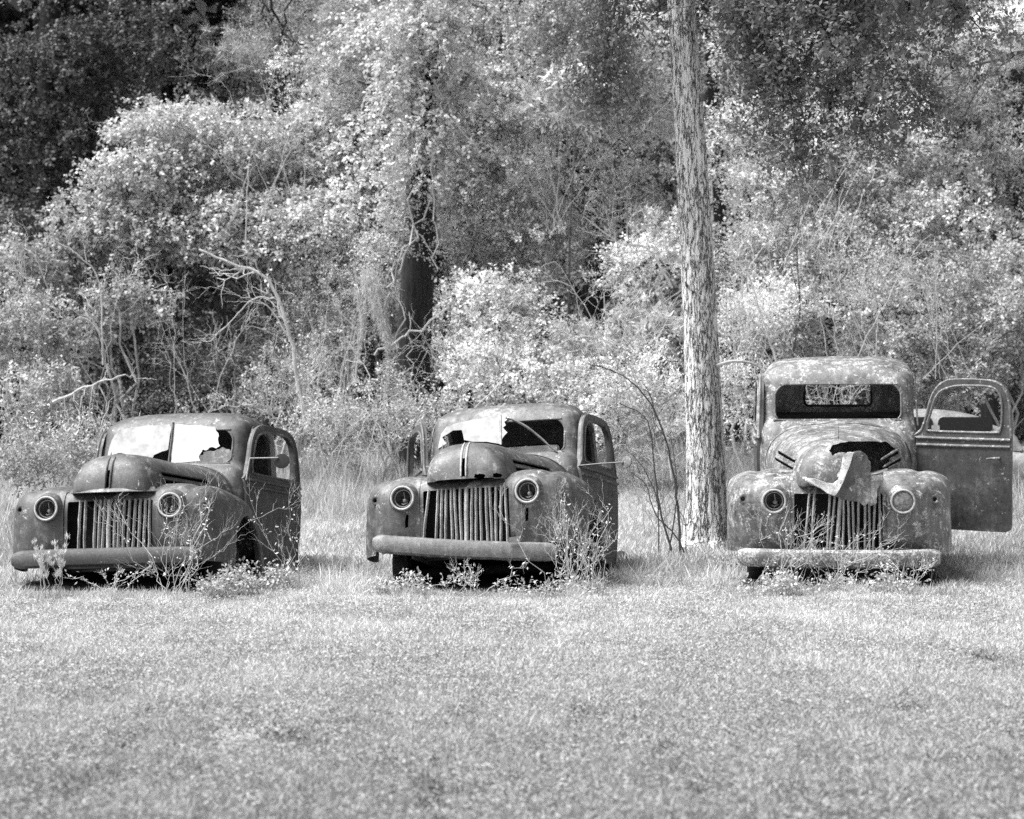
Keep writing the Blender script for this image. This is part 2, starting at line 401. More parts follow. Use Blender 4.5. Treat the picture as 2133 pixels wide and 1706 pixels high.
def build_truck(idx, pos, yaw, pitch, roll, label, mb, dm, bm):
    mat = Matrix.Translation(pos) @ Matrix.Rotation(yaw, 4, 'Z') @ Matrix.Rotation(pitch, 4, 'X') @ Matrix.Rotation(roll, 4, 'Y')
    root = empty('rusty_pickup_truck', None, label, 'pickup truck', 'abandoned rusty pickup trucks in a row', mat)
    bpy.context.view_layer.update()
    at, ray, plane = xf(root); rr = random.Random(idx)
    # ---- fenders
    rag = []; DSEED[0] = idx * 11.3
    if idx == 2:
        # rust bitten out of the rear edge of the arch
        A = jag([(.86, .60), (.74, .86), (.92, .97), (1.16, .90), (1.17, .62)], .02, 4, rr)
        # slots under the headlights
    for s in (-1, 1):
        rg = []
        if idx == 2 and s > 0: rg.append(([(.80, y, z) for y, z in A], [(1.1, y, z) for y, z in A]))
        for k in range(3):
            xc = s * rr.uniform(.45, .86); hh = rr.uniform(.012, .035); ww = rr.uniform(.02, .06)
            q = jag([(xc - ww, .40), (xc + ww, .40), (xc + ww * .7, .47 + hh * .5), (xc, .47 + hh), (xc - ww * .8, .47 + hh * .4)], .006, 3, rr)
            rg.append(([(x, -.3, z) for x, z in q], [(x, .22, z) for x, z in q]))
        if idx == 2:
            q = [(s * .50 - .014, .66), (s * .50 + .012, .665), (s * .50 + .018, .72), (s * .50 + .02, .765), (s * .50 + .002, .77), (s * .50 - .012, .72)]
            if s < 0: q = [(x, z) for x, z in jag(q, .004, 2, rr)]
            rg.append(([(x, -.3, z) for x, z in q], [(x, .2, z) for x, z in q]))
        if idx == 3 and s > 0:
            q = [(.415 + .025 * math.cos(a), .515 + .022 * math.sin(a)) for a in np.linspace(0, 2 * PI, 9)[:-1]]
            rg.append(([(x, -.3, z) for x, z in q], [(x, .2, z) for x, z in q]))
        fo = build_fender(root, s, mb, rg)
        # parking light
        MB().lathe((s * .775, .045, .905), (0, -1, 0), [(-.03, .012), (-.005, .028), (.004, .036), (.010, .034), (.010, .024), (0, .018)], 18).build('parking_light', mb, fo)
        # headlight
        hl = MB().lathe((s * .52, -.028, .90), (0, -1, 0), [(-.05, .136), (-.022, .128), (.002, .118), (.012, .106), (.030, .102), (.034, .094), (.030, .086), (.0, .080)], 36).build('headlight', mb, root)
        MB().ring((s * .52, -.062, .90), (0, 1, 0), .093, .0085, 36, 8).build('rim_ring', M['ring'], hl)
        MB().lathe((s * .52, -.045, .90), (0, 1, 0), [(0, .088), (.03, .080), (.07, .062), (.10, .035), (.11, .004)], 28).build('bucket', M['bucket'] if not (idx == 3 and s > 0) else M['bulb'], hl)
        if idx == 3 and s > 0:
            MB().lathe((s * .52, -.05, .90), (0, -1, 0), [(0, .088), (.012, .07), (.02, .045), (.024, .02), (.025, .002)], 28).build('lens', M['lens'], hl)
        else:
            b = MB(); b.lathe((s * .52 + .008, .03, .885), (0, -1, 0), [(-.02, .02), (0, .022), (.03, .02), (.05, .012), (.055, .002)], 14)
            b.tube([(s * .52 + .002, -.01, .955), (s * .52 + .006, -.012, .92), (s * .52 + .012, .0, .88), (s * .52 + .03, .02, .86)], .004, 6)
            b.tube([(s * .52 - .02, .0, .86), (s * .52 + .0, -.02, .85), (s * .52 + .03, .0, .865)], .006, 6)
            b.build('bulb_socket', M['bulb'], hl)
            MB().ring((s * .52, -.03, .90), (0, 1, 0), .070, .005, 32, 6).build('inner_ring', M['bulb'], hl)
    # ---- front panel round the grille
    xs = np.linspace(-.389, .389, 31); P = np.zeros((31, 34, 3))
    for i, x in enumerate(xs):
        q = ET[:34]; y = q[:, 0].copy(); z = q[:, 1].copy(); s = 1 - abs(x) / .40
        z -= np.clip((z - .94) / .2, 0, 1) ** 1.0 * (.08 * max(s, 0) ** .6); y += np.clip((z - .9) / .2, 0, 1) * 0
        y -= .02 * (1 - (x / .37) ** 2)
        P[i, :, 0] = x; P[i, :, 1] = y; P[i, :, 2] = z
    V, Fc = grid(P); o = mk('front_panel', V, [tuple(f) for f in Fc], mb, root, True, 50); solid(o, .012, 0)
    g = rrect(-.358, .358, .505, .955, .012, 3); cut(o, MB().prism([(x, -.3, z) for x, z in g], [(x, .05 + .12, z) for x, z in g]))
    # ---- grille bars
    gm = MB(); nb = 17; miss = {1: (0, 1, 4), 2: (1,), 3: (0, 1, 4, 5)}[idx]
    for k in range(nb):
        x = -.335 + .67 * k / (nb - 1)
        if k in miss: continue
        dx = rr.uniform(-.006, .006); tl = rr.uniform(-.008, .008)
        if idx == 2 and k < 6: tl -= .028 - .005 * k
        if idx == 3 and k < 9: tl -= .016
        yf = -.028 - .01 * (1 - (x / .37) ** 2); wd = .0105 if k != 8 else .017
        z0 = .50; z1 = .965
        pts = [(x + dx - tl * (u * 2 - 1) + rr.uniform(-.0015, .0015), yf + .012 * rr.random() * (0 < u < 1) + .03 * u ** 4, z0 + (z1 - z0) * u) for u in np.linspace(0, 1, 7)]
        for a, b in zip(pts[:-1], pts[1:]): pass
        P_ = []
        for p in pts:
            P_.append([(p[0] - wd, p[1] + .022, p[2]), (p[0] - wd * .85, p[1] + .004, p[2]), (p[0], p[1] - .004, p[2]), (p[0] + wd * .85, p[1] + .004, p[2]), (p[0] + wd, p[1] + .022, p[2])])
        V, Fc = grid(np.array(P_)); gm.add(V, Fc)
    go = gm.build('grille', M['bar'], root, 60)
    rd = MB().box((-.46, .16, .40), (.46, .22, 1.0)); rd.box((-.30, .27, .99), (.30, .21, 1.03)); rd.build('radiator', M['dark'], root)
    en = MB().box((-.15, .45, .5), (.15, 1.15, 1.02)); en.tube([(0, .6, 1.05), (0, .6, 1.15)], .1, 16); en.build('engine', M['dark'], root)
    for s in (-1, 1): MB().box((s * .61 - .01, .35, .42), (s * .61 + .01, 1.3, .98)).build('inner_fender', M['dark'], root)
    # ---- hood
    HP = np.array([(-.075, .25, 1.028), (-.07, .285, 1.06), (-.058, .305, 1.13), (-.035, .318, 1.20), (.0, .33, 1.265), (.05, .342, 1.312), (.11, .352, 1.342), (.20, .37, 1.358), (.35, .402, 1.366), (.55, .448, 1.375), (.8, .508, 1.385), (1.05, .565, 1.397), (1.28, .62, 1.412), (1.41, .650, 1.425), (1.50, .655, 1.432)])
    hs = spline(HP, 60); nth = 49; P = np.zeros((60, nth, 3))
    for i, (y, hw, zt) in enumerate(hs):
        zb = 1.02; h = max(zt - zb, .004); n = 2.75
        for j, th in enumerate(np.linspace(PI, 0, nth)):
            cx, sy = math.cos(th), math.sin(th)
            P[i, j] = (hw * np.sign(cx) * abs(cx) ** (2 / n), y + .035 * (abs(cx) ** 3) * (1 if i < 18 else max(0, 1 - (i - 18) / 10)), zb + h * abs(sy) ** (2 / n) + .010 * math.exp(-(cx / .05) ** 2) * min(1, i / 8))
    V, Fc = grid(P); nv = len(V); side = MB(); side.add(V, Fc)
    o = side.build('hood', mb, root, 45); dent(o, .006, 3.0, idx * 7.1); solid(o, .010, -1)
    # louvre slots
    for s in (-1, 1):
        for zc, y0, y1 in ((1.195, .24, .98), (1.135, .26, 1.0)):
            lp = rrect(y0, y1, zc - .012, zc + .014, .012, 4)
            cut(o, MB().prism([(s * .22, y, z + .02 * (y - .6)) for y, z in lp], [(s * .75, y, z + .02 * (y - .6)) for y, z in lp]))
    if idx == 3:
        zp = [(842, 700), (870, 665), (960, 645), (1130, 645), (1200, 650), (1250, 690), (1215, 715), (1212, 800), (1190, 832), (1100, 850), (1098, 770), (1050, 725), (900, 712), (868, 735)]
        zp = jag([(1440 + x / 2.941, 700 + y / 2.941) for x, y in zp], 1.6, 4, rr)
        cut(o, MB().prism([at(x, y, 17.6) for x, y in zp], [at(x, y, 19.6) for x, y in zp]))
    else:
        # the nose slot where the trim strip was
        cut(o, MB().prism([(-.014, -.2, 1.045), (.014, -.2, 1.045), (.012, -.2, 1.20), (-.012, -.2, 1.20)], [(-.014, .06, 1.045), (.014, .06, 1.045), (.012, .06, 1.20), (-.012, .06, 1.20)]))
    if idx == 2:
        for xa, xb in ((.09, .17), (.24, .30)):
            zp = jag([(xa, 1.03), (xb, 1.025), (xb + .01, 1.05), ((xa + xb) / 2, 1.065), (xa, 1.055)], .006, 3, rr)
            cut(o, MB().prism([(x, -.2, z) for x, z in zp], [(x, .06, z) for x, z in zp]))
    for s in (-1, 1):
        for zc in (1.218, 1.158):
            ya = .23
            pts = []
            for y in np.linspace(ya, .99, 10):
                z = zc + .02 * (y - .6); hw = float(np.interp(y, HP[:, 0], HP[:, 1])); h = float(np.interp(y, HP[:, 0], HP[:, 2])) - 1.02
                x = hw * (1 - min(.999, ((z - 1.02) / h)) ** 2.75) ** (1 / 2.75); pts.append((s * (x + .002), y, z))
            MB().tube(pts, [.004] + [.009] * 8 + [.004], 6).build('louvre_trim', mb, o)
    if idx != 3:
        for s in (-1, 1): st = MB().tube([(s * .021, y - .006, z) for y, z in ((-.072, 1.05), (-.062, 1.13), (-.038, 1.20), (.0, 1.268), (.05, 1.318), (.11, 1.349), (.2, 1.365))][: (5 if idx == 1 else 6)], [.006, .008, .008, .008, .006, .004][: (5 if idx == 1 else 6)], 6); st.build('nose_strip', M['ring'] if idx == 2 else mb, o)
    if idx == 1:   # pale lip of the sprung hood over the grille
        lp = [(-.30, 1.028), (-.25, 1.045), (0, 1.05), (.25, 1.05), (.36, 1.03)]
        P = np.array([[(x, -.115 + .25 * (x / .5) ** 2, 1.024 - .012 * (1 - (x / .36) ** 2)), (x, -.09 + .25 * (x / .5) ** 2, 1.036), (x, -.03 + .15 * (x / .5) ** 2, 1.062)] for x in np.linspace(-.33, .36, 24)])
        V, Fc = grid(P); q = mk('hood_lip', V, [tuple(f) for f in Fc], M['body3'], o); solid(q, .006, 0)
    sm_ = MB()
    for (ya,) in ((1.33,),):
        hw = float(np.interp(ya, HP[:, 0], HP[:, 1])); h = float(np.interp(ya, HP[:, 0], HP[:, 2])) - 1.02
        sm_.tube([(hw * np.sign(math.cos(t_)) * abs(math.cos(t_)) ** (2 / 2.75), ya, 1.02 + h * abs(math.sin(t_)) ** (2 / 2.75) + .0005) for t_ in np.linspace(.02, PI - .02, 60)], .0045, 5)
    sm_.build('cowl_seam', M['dark'], o)
    MB().tube([(0, y, float(np.interp(y, HP[:, 0], HP[:, 2])) + .0105) for y in np.linspace(.16, 1.32, 20)], .004, 5).build('hood_hinge', M['dark'] if idx == 1 else mb, o)
    # ---- cab
    zs = spline([(c[0], c[1], c[2]) for c in CABP], 60)[:, 0]; zs = np.clip(zs, CABP[0][0], CABP[-1][0])
    cp = np.array(CABP); nth = 96; P = np.zeros((len(zs), nth, 3))
    cs = spline(cp, 70); P = np.zeros((70, nth, 3))
    for i, (z, yf, yb, hw) in enumerate(cs):
        n = 8.0 if z < 1.80 else max(3.2, 8.0 - (z - 1.80) / .165 * 4.8)
        for j in range(nth):
            th = 2 * PI * j / nth; c_, s_ = math.cos(th), math.sin(th)
            ex = np.sign(c_) * abs(c_) ** (2 / n); ey = np.sign(s_) * abs(s_) ** (2 / n)
            P[i, j] = (hw * ex, (yf + yb) / 2 + (yb - yf) / 2 * ey, min(z, 1.966) - .012 * ex * ex * (z > 1.84))
    V, Fc = grid(P, True); n0 = len(V)
    Fs = [tuple(f) for f in Fc] + [tuple(range(nth))[::-1], tuple(range(n0 - nth, n0))]
    cab = mk('cab', V, Fs, mb, root, True, 40); recalc(cab.data); dent(cab, .005, 2.6, idx * 3.3); solid(cab, .03, -1)
    ws = rrect(-.552, .552, 1.437, 1.735, (.06, .06, .10, .10), 6, .04)
    cut(cab, MB().prism([(x, 1.1, z) for x, z in ws], [(x, 1.98, z) for x, z in ws]))
    rw = rrect(-.31, .31, 1.475, 1.69, .04, 5)
    cut(cab, MB().prism([(x, 2.3, z) for x, z in rw], [(x, 3.0, z) for x, z in rw]))
    dl = [(1.49, .55), (2.35, .55), (2.37, 1.3), (2.35, 1.6), (2.32, 1.70), (2.25, 1.765), (2.10, 1.785), (1.90, 1.785), (1.80, 1.765), (1.73, 1.70), (1.67, 1.58), (1.57, 1.40), (1.49, 1.30)]
    cut(cab, MB().prism([(-1, y, z) for y, z in dl], [(1, y, z) for y, z in dl]))
    # gaskets and drip rails
    def front_y(z): return float(np.interp(z, cp[:, 0], cp[:, 1]))
    def surf_y(x, z):
        hw = cabw(z); yf = front_y(z); yb = float(np.interp(z, cp[:, 0], cp[:, 2]))
        return (yf + yb) / 2 - (yb - yf) / 2 * (1 - min(.999, abs(x) / hw) ** 8) ** (1 / 8)
    gk = MB(); lp = ws + [ws[0]]; gk.tube(spline([(x, surf_y(x, z) + .004, z) for x, z in lp], 120), .009, 8, False); gk.build('windshield_frame', mb, cab)
    gk = MB(); lp = rw + [rw[0]]; gk.tube([(x, 2.672 - .12 * max(0, z - 1.6), z) for x, z in lp], .012, 8, False); gk.build('rear_window_frame', M['dark'], cab)
    for s in (-1, 1):
        dr = MB(); dr.tube(spline([(s * (cabw(z) + .004), y, z) for y, z in ((1.55, 1.38), (1.65, 1.57), (1.715, 1.71), (1.79, 1.785), (1.92, 1.81), (2.10, 1.812), (2.25, 1.79), (2.34, 1.72))], 30), .008, 6)
        dr.build('drip_rail', mb, cab)
    MB().box((-.64, 1.42, .50), (.64, 2.62, .53)).build('floor', M['dark'], cab)
    dsh = MB().prism([(-.63, 1.56, 1.42), (-.63, 1.72, 1.40), (-.63, 1.74, 1.22), (-.63, 1.50, 1.20)], [(.63, 1.56, 1.42), (.63, 1.72, 1.40), (.63, 1.74, 1.22), (.63, 1.50, 1.20)]); dsh.build('dashboard', M['cloth'], cab)
    sw = MB(); sw.ring((.3, 2.0, 1.30), (0, -.6, .8), .20, .012, 30, 8); sw.tube([(.3, 2.0, 1.30), (.3, 1.72, .95), (.3, 1.5, .7)], .02, 8); sw.tube([(.1, 2.0, 1.3), (.5, 2.0, 1.3)], .01, 6); sw.build('steering_wheel', M['dark'], cab)
    se = MB().prism([(-.6, y, z) for y, z in ((2.05, .85), (2.02, .98), (2.08, 1.03), (2.40, 1.0), (2.52, 1.40), (2.60, 1.42), (2.62, .85))], [(.6, y, z) for y, z in ((2.05, .85), (2.02, .98), (2.08, 1.03), (2.40, 1.0), (2.52, 1.40), (2.60, 1.42), (2.62, .85))]); se.build('bench_seat', M['cloth'], cab)
    # ---- frame, wheels
    fr = MB()
    for s in (-1, 1): fr.box((s * .42 - .035, -.05, .40), (s * .42 + .035, 4.3, .50))
    for y in (.0, 1.2, 2.6, 3.4, 4.25): fr.box((-.42, y, .41), (.42, y + .08, .49))
    fr.tube([(-.72, .80, .36), (.72, .80, .36)], .04, 10); fr.tube([(-.72, 3.55, .36), (.72, 3.55, .36)], .05, 10)
    fr.build('chassis', M['dark'], root)
    for s in (-1, 1):
        wheel(root, s * .70, .82, .40); wheel(root, s * .70, 3.55, .40)
    # running boards
    for s in (-1, 1): MB().box((s * .62, 1.40, .455), (s * .86, 2.5, .485)).build('running_board', M['door1'], root)
    # ---- bumper
    bw_, bz, bh, by = {1: (.775, .485, .068, -.19), 2: (.76, .445, .07, -.20), 3: (.815, .44, .07, -.20)}[idx]
    prof = [(.05, -bh), (.012, -bh), (-.008, -bh * .8), (-.016, -bh * .4), (-.018, 0), (-.016, bh * .4), (-.008, bh * .8), (.012, bh), (.05, bh)]
    P = []
    for u in np.linspace(-1, 1, 41):
        x = bw_ * u; yy = by + .10 * abs(u) ** 3.5 * (1.2 if idx == 3 else .8); sc = 1 - .35 * max(0, (abs(u) - .9) / .1) ** 2
        dz = rr.uniform(-.0015, .0015) - (.02 * (1 - u * u) if idx == 2 else 0)
        P.append([(x, yy + a, bz + dz + b * sc) for a, b in prof])
    V, Fc = grid(np.array(P)); bo = mk('bumper', V, [tuple(f) for f in Fc], bm, root, True, 50); solid(bo, .008, 0)
    if idx == 2: bo.rotation_euler = (0, math.radians(5.6), 0); bo.location = (-.045, 0, .02 + .0)
    for s in (-1, 1): MB().box((s * .42 - .02, by + .03, .42), (s * .42 + .02, .05, .47)).build('bumper_bracket', M['dark'], root)
    # ---- glass and details
    WP, WN = (0, 1.525, 1.438), Vector((0, -1, .2)).normalized()
    def pane(name, poly, mt, th=.006, j=0):
        pts = [plane(x, y, WP, WN) for x, y in (jag(poly, j, 3, rr) if j else poly)]
        return MB().prism(pts, [p - WN * th for p in pts]).build(name, mt, cab, 30, False)
    if idx == 1:
        lpn = [(224, 950), (231, 922), (240, 904), (256, 893), (275, 891), (300, 887), (330, 886), (354, 884), (357, 892), (350, 936), (338, 940), (322, 947), (318, 953), (312, 958), (306, 950), (300, 955), (296, 949), (285, 954), (262, 951)]
        pane('windshield_pane', lpn, M['glass'], .006, 1.0)['label'] = 'cloudy left windshield pane with jagged lower edge'
        rp = [(363, 884), (400, 886), (448, 889), (450, 897), (455, 904), (454, 916), (458, 928), (450, 934), (440, 931), (430, 938), (421, 937), (418, 944), (414, 950), (417, 960), (356, 964), (357, 938)]
        pane('windshield_pane', rp, M['glassw'], .006, 1.2)['label'] = 'whiter right windshield pane broken at its upper corner'
        pane('windshield_pane', [(424, 942), (446, 940), (462, 932), (478, 936), (486, 946), (487, 968), (418, 966)], M['body2'], .006, 2.2)['label'] = 'dirty lower right windshield corner piece'
        dv = MB(); dv.tube([plane(361, 880, WP, WN), plane(358, 915, WP, WN), plane(352, 962, WP, WN)], .012, 6); dv.build('windshield_divider', mb, cab)
    if idx == 2:
        z = lambda L_: [(720 + x / 3.333, 800 + y / 3.333) for x, y in L_]
        pane('windshield_pane', z([(640, 450), (650, 400), (662, 345), (700, 295), (780, 268), (900, 245), (1066, 222), (1070, 415), (980, 400), (880, 400), (822, 388), (815, 350), (805, 318), (745, 322), (710, 345), (670, 368), (685, 395), (700, 412)]), M['glass'])['label'] = 'pale left windshield pane with a dark hole broken through it'
        pane('glass_shard', z([(1080, 225), (1135, 225), (1118, 250), (1100, 262), (1112, 285), (1092, 300), (1104, 318), (1122, 335), (1098, 360), (1084, 385)]), M['glassw'])
        dv = MB(); dv.tube([plane(*z([(1076, 215)])[0], WP, WN), plane(*z([(1078, 420)])[0], WP, WN)], .010, 6); dv.build('windshield_divider', M['ring'], cab)
        wp = MB(); wp.tube(spline([tuple(plane(*q, (0, 1.49, 1.438), WN)) for q in z([(1112, 232), (1180, 255), (1260, 300), (1350, 370), (1410, 425), (1468, 472)])], 16), [.013] * 8 + [.011] * 4 + [.008] * 4, 6); wp.build('wiper_arm', mb, cab)
        pane('seat_stuffing', z([(1190, 440), (1230, 415), (1300, 420), (1380, 410), (1448, 412), (1455, 470), (1200, 470)]), M['body2'], .02, 1).location = (0, .12, 0)
    # ---- doors
    if idx == 1:
        door(root, 1, math.radians(17), dm, mb)
        door(root, -1, math.radians(1.5), dm, mb)
        a = at(508, 990, 19.2); hinge = Vector((.70, 1.44, 1.27)); m_ = MB()
        ms = hinge + Vector((.27, .12, .155))
        m_.tube([hinge + Vector((.02, -.02, .0)), hinge + Vector((.05, -.02, .19)), ms + Vector((0, -.01, .05))], .006, 6)
        m_.build('mirror_arm', M['ring'], root)
        MB().lathe(ms + Vector((.03, 0, .02)), (.15, -1, .25), [(-.03, .01), (-.022, .045), (-.004, .068), (.004, .068), (.006, .06), (.006, .001)], 24).build('side_mirror', M['dark'], root)
    if idx == 2:
        door(root, 1, math.radians(11), dm, mb)
        door(root, -1, math.radians(25), dm, mb)
        hinge = Vector((.70, 1.43, 1.29)); m_ = MB(); ms = at(1298, 963, 19.2)
        m_.tube([hinge, (hinge * .5 + ms * .5) + Vector((0, 0, .004)), ms], [.009, .008, .008], 6); m_.build('mirror_arm', mb, root)
        MB().lathe(ms + Vector((.03, 0, 0)), (-.55, -1, .1), [(-.04, .01), (-.03, .034), (-.005, .052), (.004, .052), (.006, .046), (.006, .001)], 24).build('side_mirror', M['trim'], root)
        q = [(-.03, -.015), (.06, -.02), (.062, .03), (.055, .034), (-.028, .026)]; pc = Vector((.42, -.235, .485)); MB().prism([(pc.x + a, pc.y, pc.z + c_) for a, c_ in q], [(pc.x + a, pc.y + .006, pc.z + c_) for a, c_ in q]).build('plate_bracket', M['bump2'], root)
    if idx == 3:
        d3 = door(root, 1, math.radians(110), dm, M['trim'], math.radians(0)); d3['label'] = 'wide open door, dark rusty skin and lichen on its mouldings'; d3.scale.y = .94; d3.location.x -= .025
        door(root, -1, math.radians(4), dm, mb)
    return root

T = [None]
R_ = math.radians
t1 = build_truck(1, (-3.233, 17.763, -.222), R_(-9.55), R_(-9.05), R_(-2.13), 'dark rusty pickup nearest the left edge, cloudy white windshield panes still in', M['body1'], M['door1'], M['bump1'])
t2 = build_truck(2, (-.347, 17.91, -.129), R_(-12.02), R_(-9.36), R_(-3.8), 'middle rusty pickup, tilted, with sagging pale bumper and holed windshield', M['body2'], M['door2'], M['bump2'])
t3 = build_truck(3, (2.681, 18.21, -.186), R_(-8.32), R_(3.98), R_(-.31), 'tall pale pickup beside the pine, driver door wide open, hood rusted through', M['body3'], M['door3'], M['bump3'])
#@@REST

# ------------------------------------------------------------------ foliage tools
class Leaves:
    def __init__(s): s.P = []; s.T = []
    def add(s, P, D, N, L, W, tone):
        """P base (n,3), D direction, N normal, L length, W width, tone per leaf"""
        D = D / (np.linalg.norm(D, axis=1)[:, None] + 1e-9); S = np.cross(D, N); S /= np.linalg.norm(S, axis=1)[:, None] + 1e-9; U = np.cross(S, D)
        L = np.broadcast_to(np.asarray(L, float), (len(P),))[:, None]; W = np.broadcast_to(np.asarray(W, float), (len(P),))[:, None]
        f = W * .22
        s.P.append(np.stack([P, P + D * L * .5 + S * W * .5 + U * f, P + D * L, P + D * L * .5 - S * W * .5 + U * f], 1).reshape(-1, 3))
        s.T.append(np.repeat(tone, 4))
    def count(s): return sum(len(p) for p in s.P) // 4
    def build(s, name, mat, parent=None):
        V = np.concatenate(s.P); n = len(V) // 4
        return mk(name, V, np.arange(4 * n).reshape(-1, 4), mat, parent, False, None, np.concatenate(s.T))

def rv(n): v = rng.normal(size=(n, 3)); return v / np.linalg.norm(v, axis=1)[:, None]

SP = {  # leaf length, width, sprigs per m2 of clump surface, leaves per sprig, sprig length, droop, up-facing
 'kudzu':  (.068, .052, 64, 9, .17, .35, .9),
 'shrub':  (.058, .034, 66, 10, .16, .0, .6),
 'fine':   (.050, .020, 70, 12, .20, .0, .4),
 'broad':  (.13, .050, 30, 9, .14, -.2, .5),
 'dark':   (.075, .055, 46, 9, .16, .4, .8),
 'big':    (.42, .30, 3.2, 9, .5, .1, .8),
 'tiny':   (.034, .020, 120, 9, .07, .0, .6),
 'needle': (.15, .010, 40, 26, .12, -.1, .2),
}
def clump(lv, c, r, sp, dens=1.0, tone=1.0, back=.45):
    """leafy sprigs over the shell of an ellipsoid clump"""
    L, W, dn, k, sl, droop, up = SP[sp]
    rx, ry, rz = r; area = 4 * PI * ((rx * ry) ** 1.6 / 3 + (rx * rz) ** 1.6 / 3 + (ry * rz) ** 1.6 / 3) ** (1 / 1.6)
    n = max(4, int(area * dn * dens)); O = rv(n)
    O = O[(O[:, 1] < .25) | (rng.random(n) < back)]; O = O[(O[:, 2] > -.3) | (rng.random(len(O)) < .5)]; n = len(O)
    rad = 1 - .35 * rng.random(n) ** 1.8 + .12 * rng.normal(size=n) * .6
    q = rv(2); rad = rad * (1 + .22 * np.sin(O @ q[0] * 5 + rng.random() * 6) + .15 * np.sin(O @ q[1] * 9 + rng.random() * 6)) * np.where(rng.random(n) < .12, rng.uniform(1.1, 1.6, n), 1)
    B = np.array(c) + O * np.array([rx, ry, rz]) * rad[:, None]
    Dr = O * .8 + rv(n) * .6 + np.array([0, 0, -droop]); Dr /= np.linalg.norm(Dr, axis=1)[:, None]
    u = rng.random((n, k)); P = B[:, None] + Dr[:, None] * (u[..., None] * sl) + rng.normal(size=(n, k, 3)) * (.022 if sp != 'needle' else .008)
    P[..., 2] -= (u ** 2) * sl * .4 * droop
    P = P.reshape(-1, 3); m = len(P)
    D = np.repeat(Dr, k, 0) * .5 + rv(m) * .8 + np.array([0, 0, -droop * .5])
    N = np.array([0, 0, up]) + np.repeat(O, k, 0) * .35 + rv(m) * .55
    st = np.repeat(np.clip(rng.normal(1, .13, n), .55, 1.4), k)
    lv.add(P, D, N, L * rng.uniform(.65, 1.25, m), W * rng.uniform(.7, 1.2, m), tone * st * rng.uniform(.75, 1.2, m))

def mass(lv, env, sp, n, r0, r1, dens=1.0, tone=1.0):
    """a crown: many clumps scattered through an ellipsoid envelope (c, (rx, ry, rz))"""
    c, (rx, ry, rz) = env
    for i in range(n):
        o = rv(1)[0] * rng.random() ** .45; p = np.array(c) + o * np.array([rx, ry, rz])
        p[2] = max(p[2], float(gz(p[0], p[1])) + .1); a = rng.uniform(r0, r1)
        clump(lv, p, (a * rng.uniform(.9, 1.5), a * rng.uniform(.8, 1.2), a * rng.uniform(.55, .9)), sp, dens, tone * rng.choice([.62, .85, 1.0, 1.15, 1.3]))

def cascade(lv, top, width, fall, sp, n, dens=1.0, tone=1.0):
    """vine curtain: clumps stepping down and forward from a crest"""
    for i in range(n):
        u = rng.uniform(-1, 1); v = rng.random()
        p = np.array([top[0] + u * width * (1 - .15 * v), top[1] - .9 * v * fall * .35 + rng.normal() * .25, top[2] - v * fall - .25 * u * u * fall * .5])
        g = float(gz(p[0], p[1])); p[2] = max(p[2], g + .1); a = rng.uniform(.22, .5)
        clump(lv, p, (a * 1.5, a * .9, a * .55), sp, dens, tone * rng.uniform(.85, 1.15))

def wander(a, b, n=8, amp=.1, sag=0.0):
    a, b = np.array(tuple(a)), np.array(tuple(b)); u = np.linspace(0, 1, n)[:, None]; L = np.linalg.norm(b - a)
    p = a + (b - a) * u; p[1:-1] += rng.normal(size=(n - 2, 3)) * amp * L / n; p[:, 2] -= (sag * 4 * u * (1 - u))[:, 0]; return p

def twigs(mb, p, r, depth, length, spread=.7, nb=3, up=.2):
    """recursive side shoots on a polyline"""
    for i in range(nb):
        k = rng.integers(len(p) // 3, len(p)); base = p[k]; t = p[min(k, len(p) - 1)] - p[max(k - 1, 0)]; t /= np.linalg.norm(t) + 1e-9
        d = t * .8 + rv(1)[0] * spread + np.array([0, -.05, up]); d /= np.linalg.norm(d); q = wander(base, base + d * length * rng.uniform(.6, 1.2), 6, .25)
        mb.tube(q, np.linspace(r, r * .35, 6), 5 if r > .008 else 4, False)
        if depth > 0: twigs(mb, q, r * .6, depth - 1, length * .6, spread, nb, up)

def px3(px, py, d): return np.array(tuple(W3(px, py, d)))

def plant(name, cat, label, blobs, mat, group=None, stem=None, stemmat='barkm', leafname='foliage', lv=None):
    """blobs: (px, py, distance, half width m, half height m, species, clumps, rmin, rmax, density, tone)"""
    l = lv or Leaves()
    for (x, y, d, hw, hh, sp, n, r0, r1, de, to) in blobs:
        mass(l, (px3(x, y, d), (hw, min(hw, 1.3) * .7, hh)), sp, n, r0, r1, de, to)
    b0 = blobs[0]; bx = (b0[0] - CX) * b0[2] / F if stem is None else float(stem[0][0][0]); by = b0[2] if stem is None else float(stem[0][0][1])
    root = empty(name, (bx, by, float(gz(bx, by))), label, cat, group); off = Vector(root.location)
    o = l.build(leafname, M[mat], root); o.matrix_parent_inverse = Matrix.Translation(-off)
    mb = MB()
    if stem is None:
        a = np.array(tuple(off)); top = px3(b0[0], b0[1], b0[2])
        for k in range(4): 
            p = wander(a + np.array([rng.normal() * .1, rng.normal() * .1, -.05]), top + rv(1)[0] * np.array([b0[3], .4, b0[4]]) * .7, 8, .25); mb.tube(p, np.linspace(.03, .01, 8), 6); twigs(mb, p, .01, 1, .7)
    else:
        pts, r0, r1 = stem; p = spline(pts, 14); mb.tube(p, np.linspace(r0, r1, 14), 14)
        twigs(mb, p, r1 * .45, 1, 1.6, .9, 6)
    so_ = mb.build('trunk' if stem is not None else 'stem', M[stemmat], root); so_.matrix_parent_inverse = Matrix.Translation(-off)
    return root

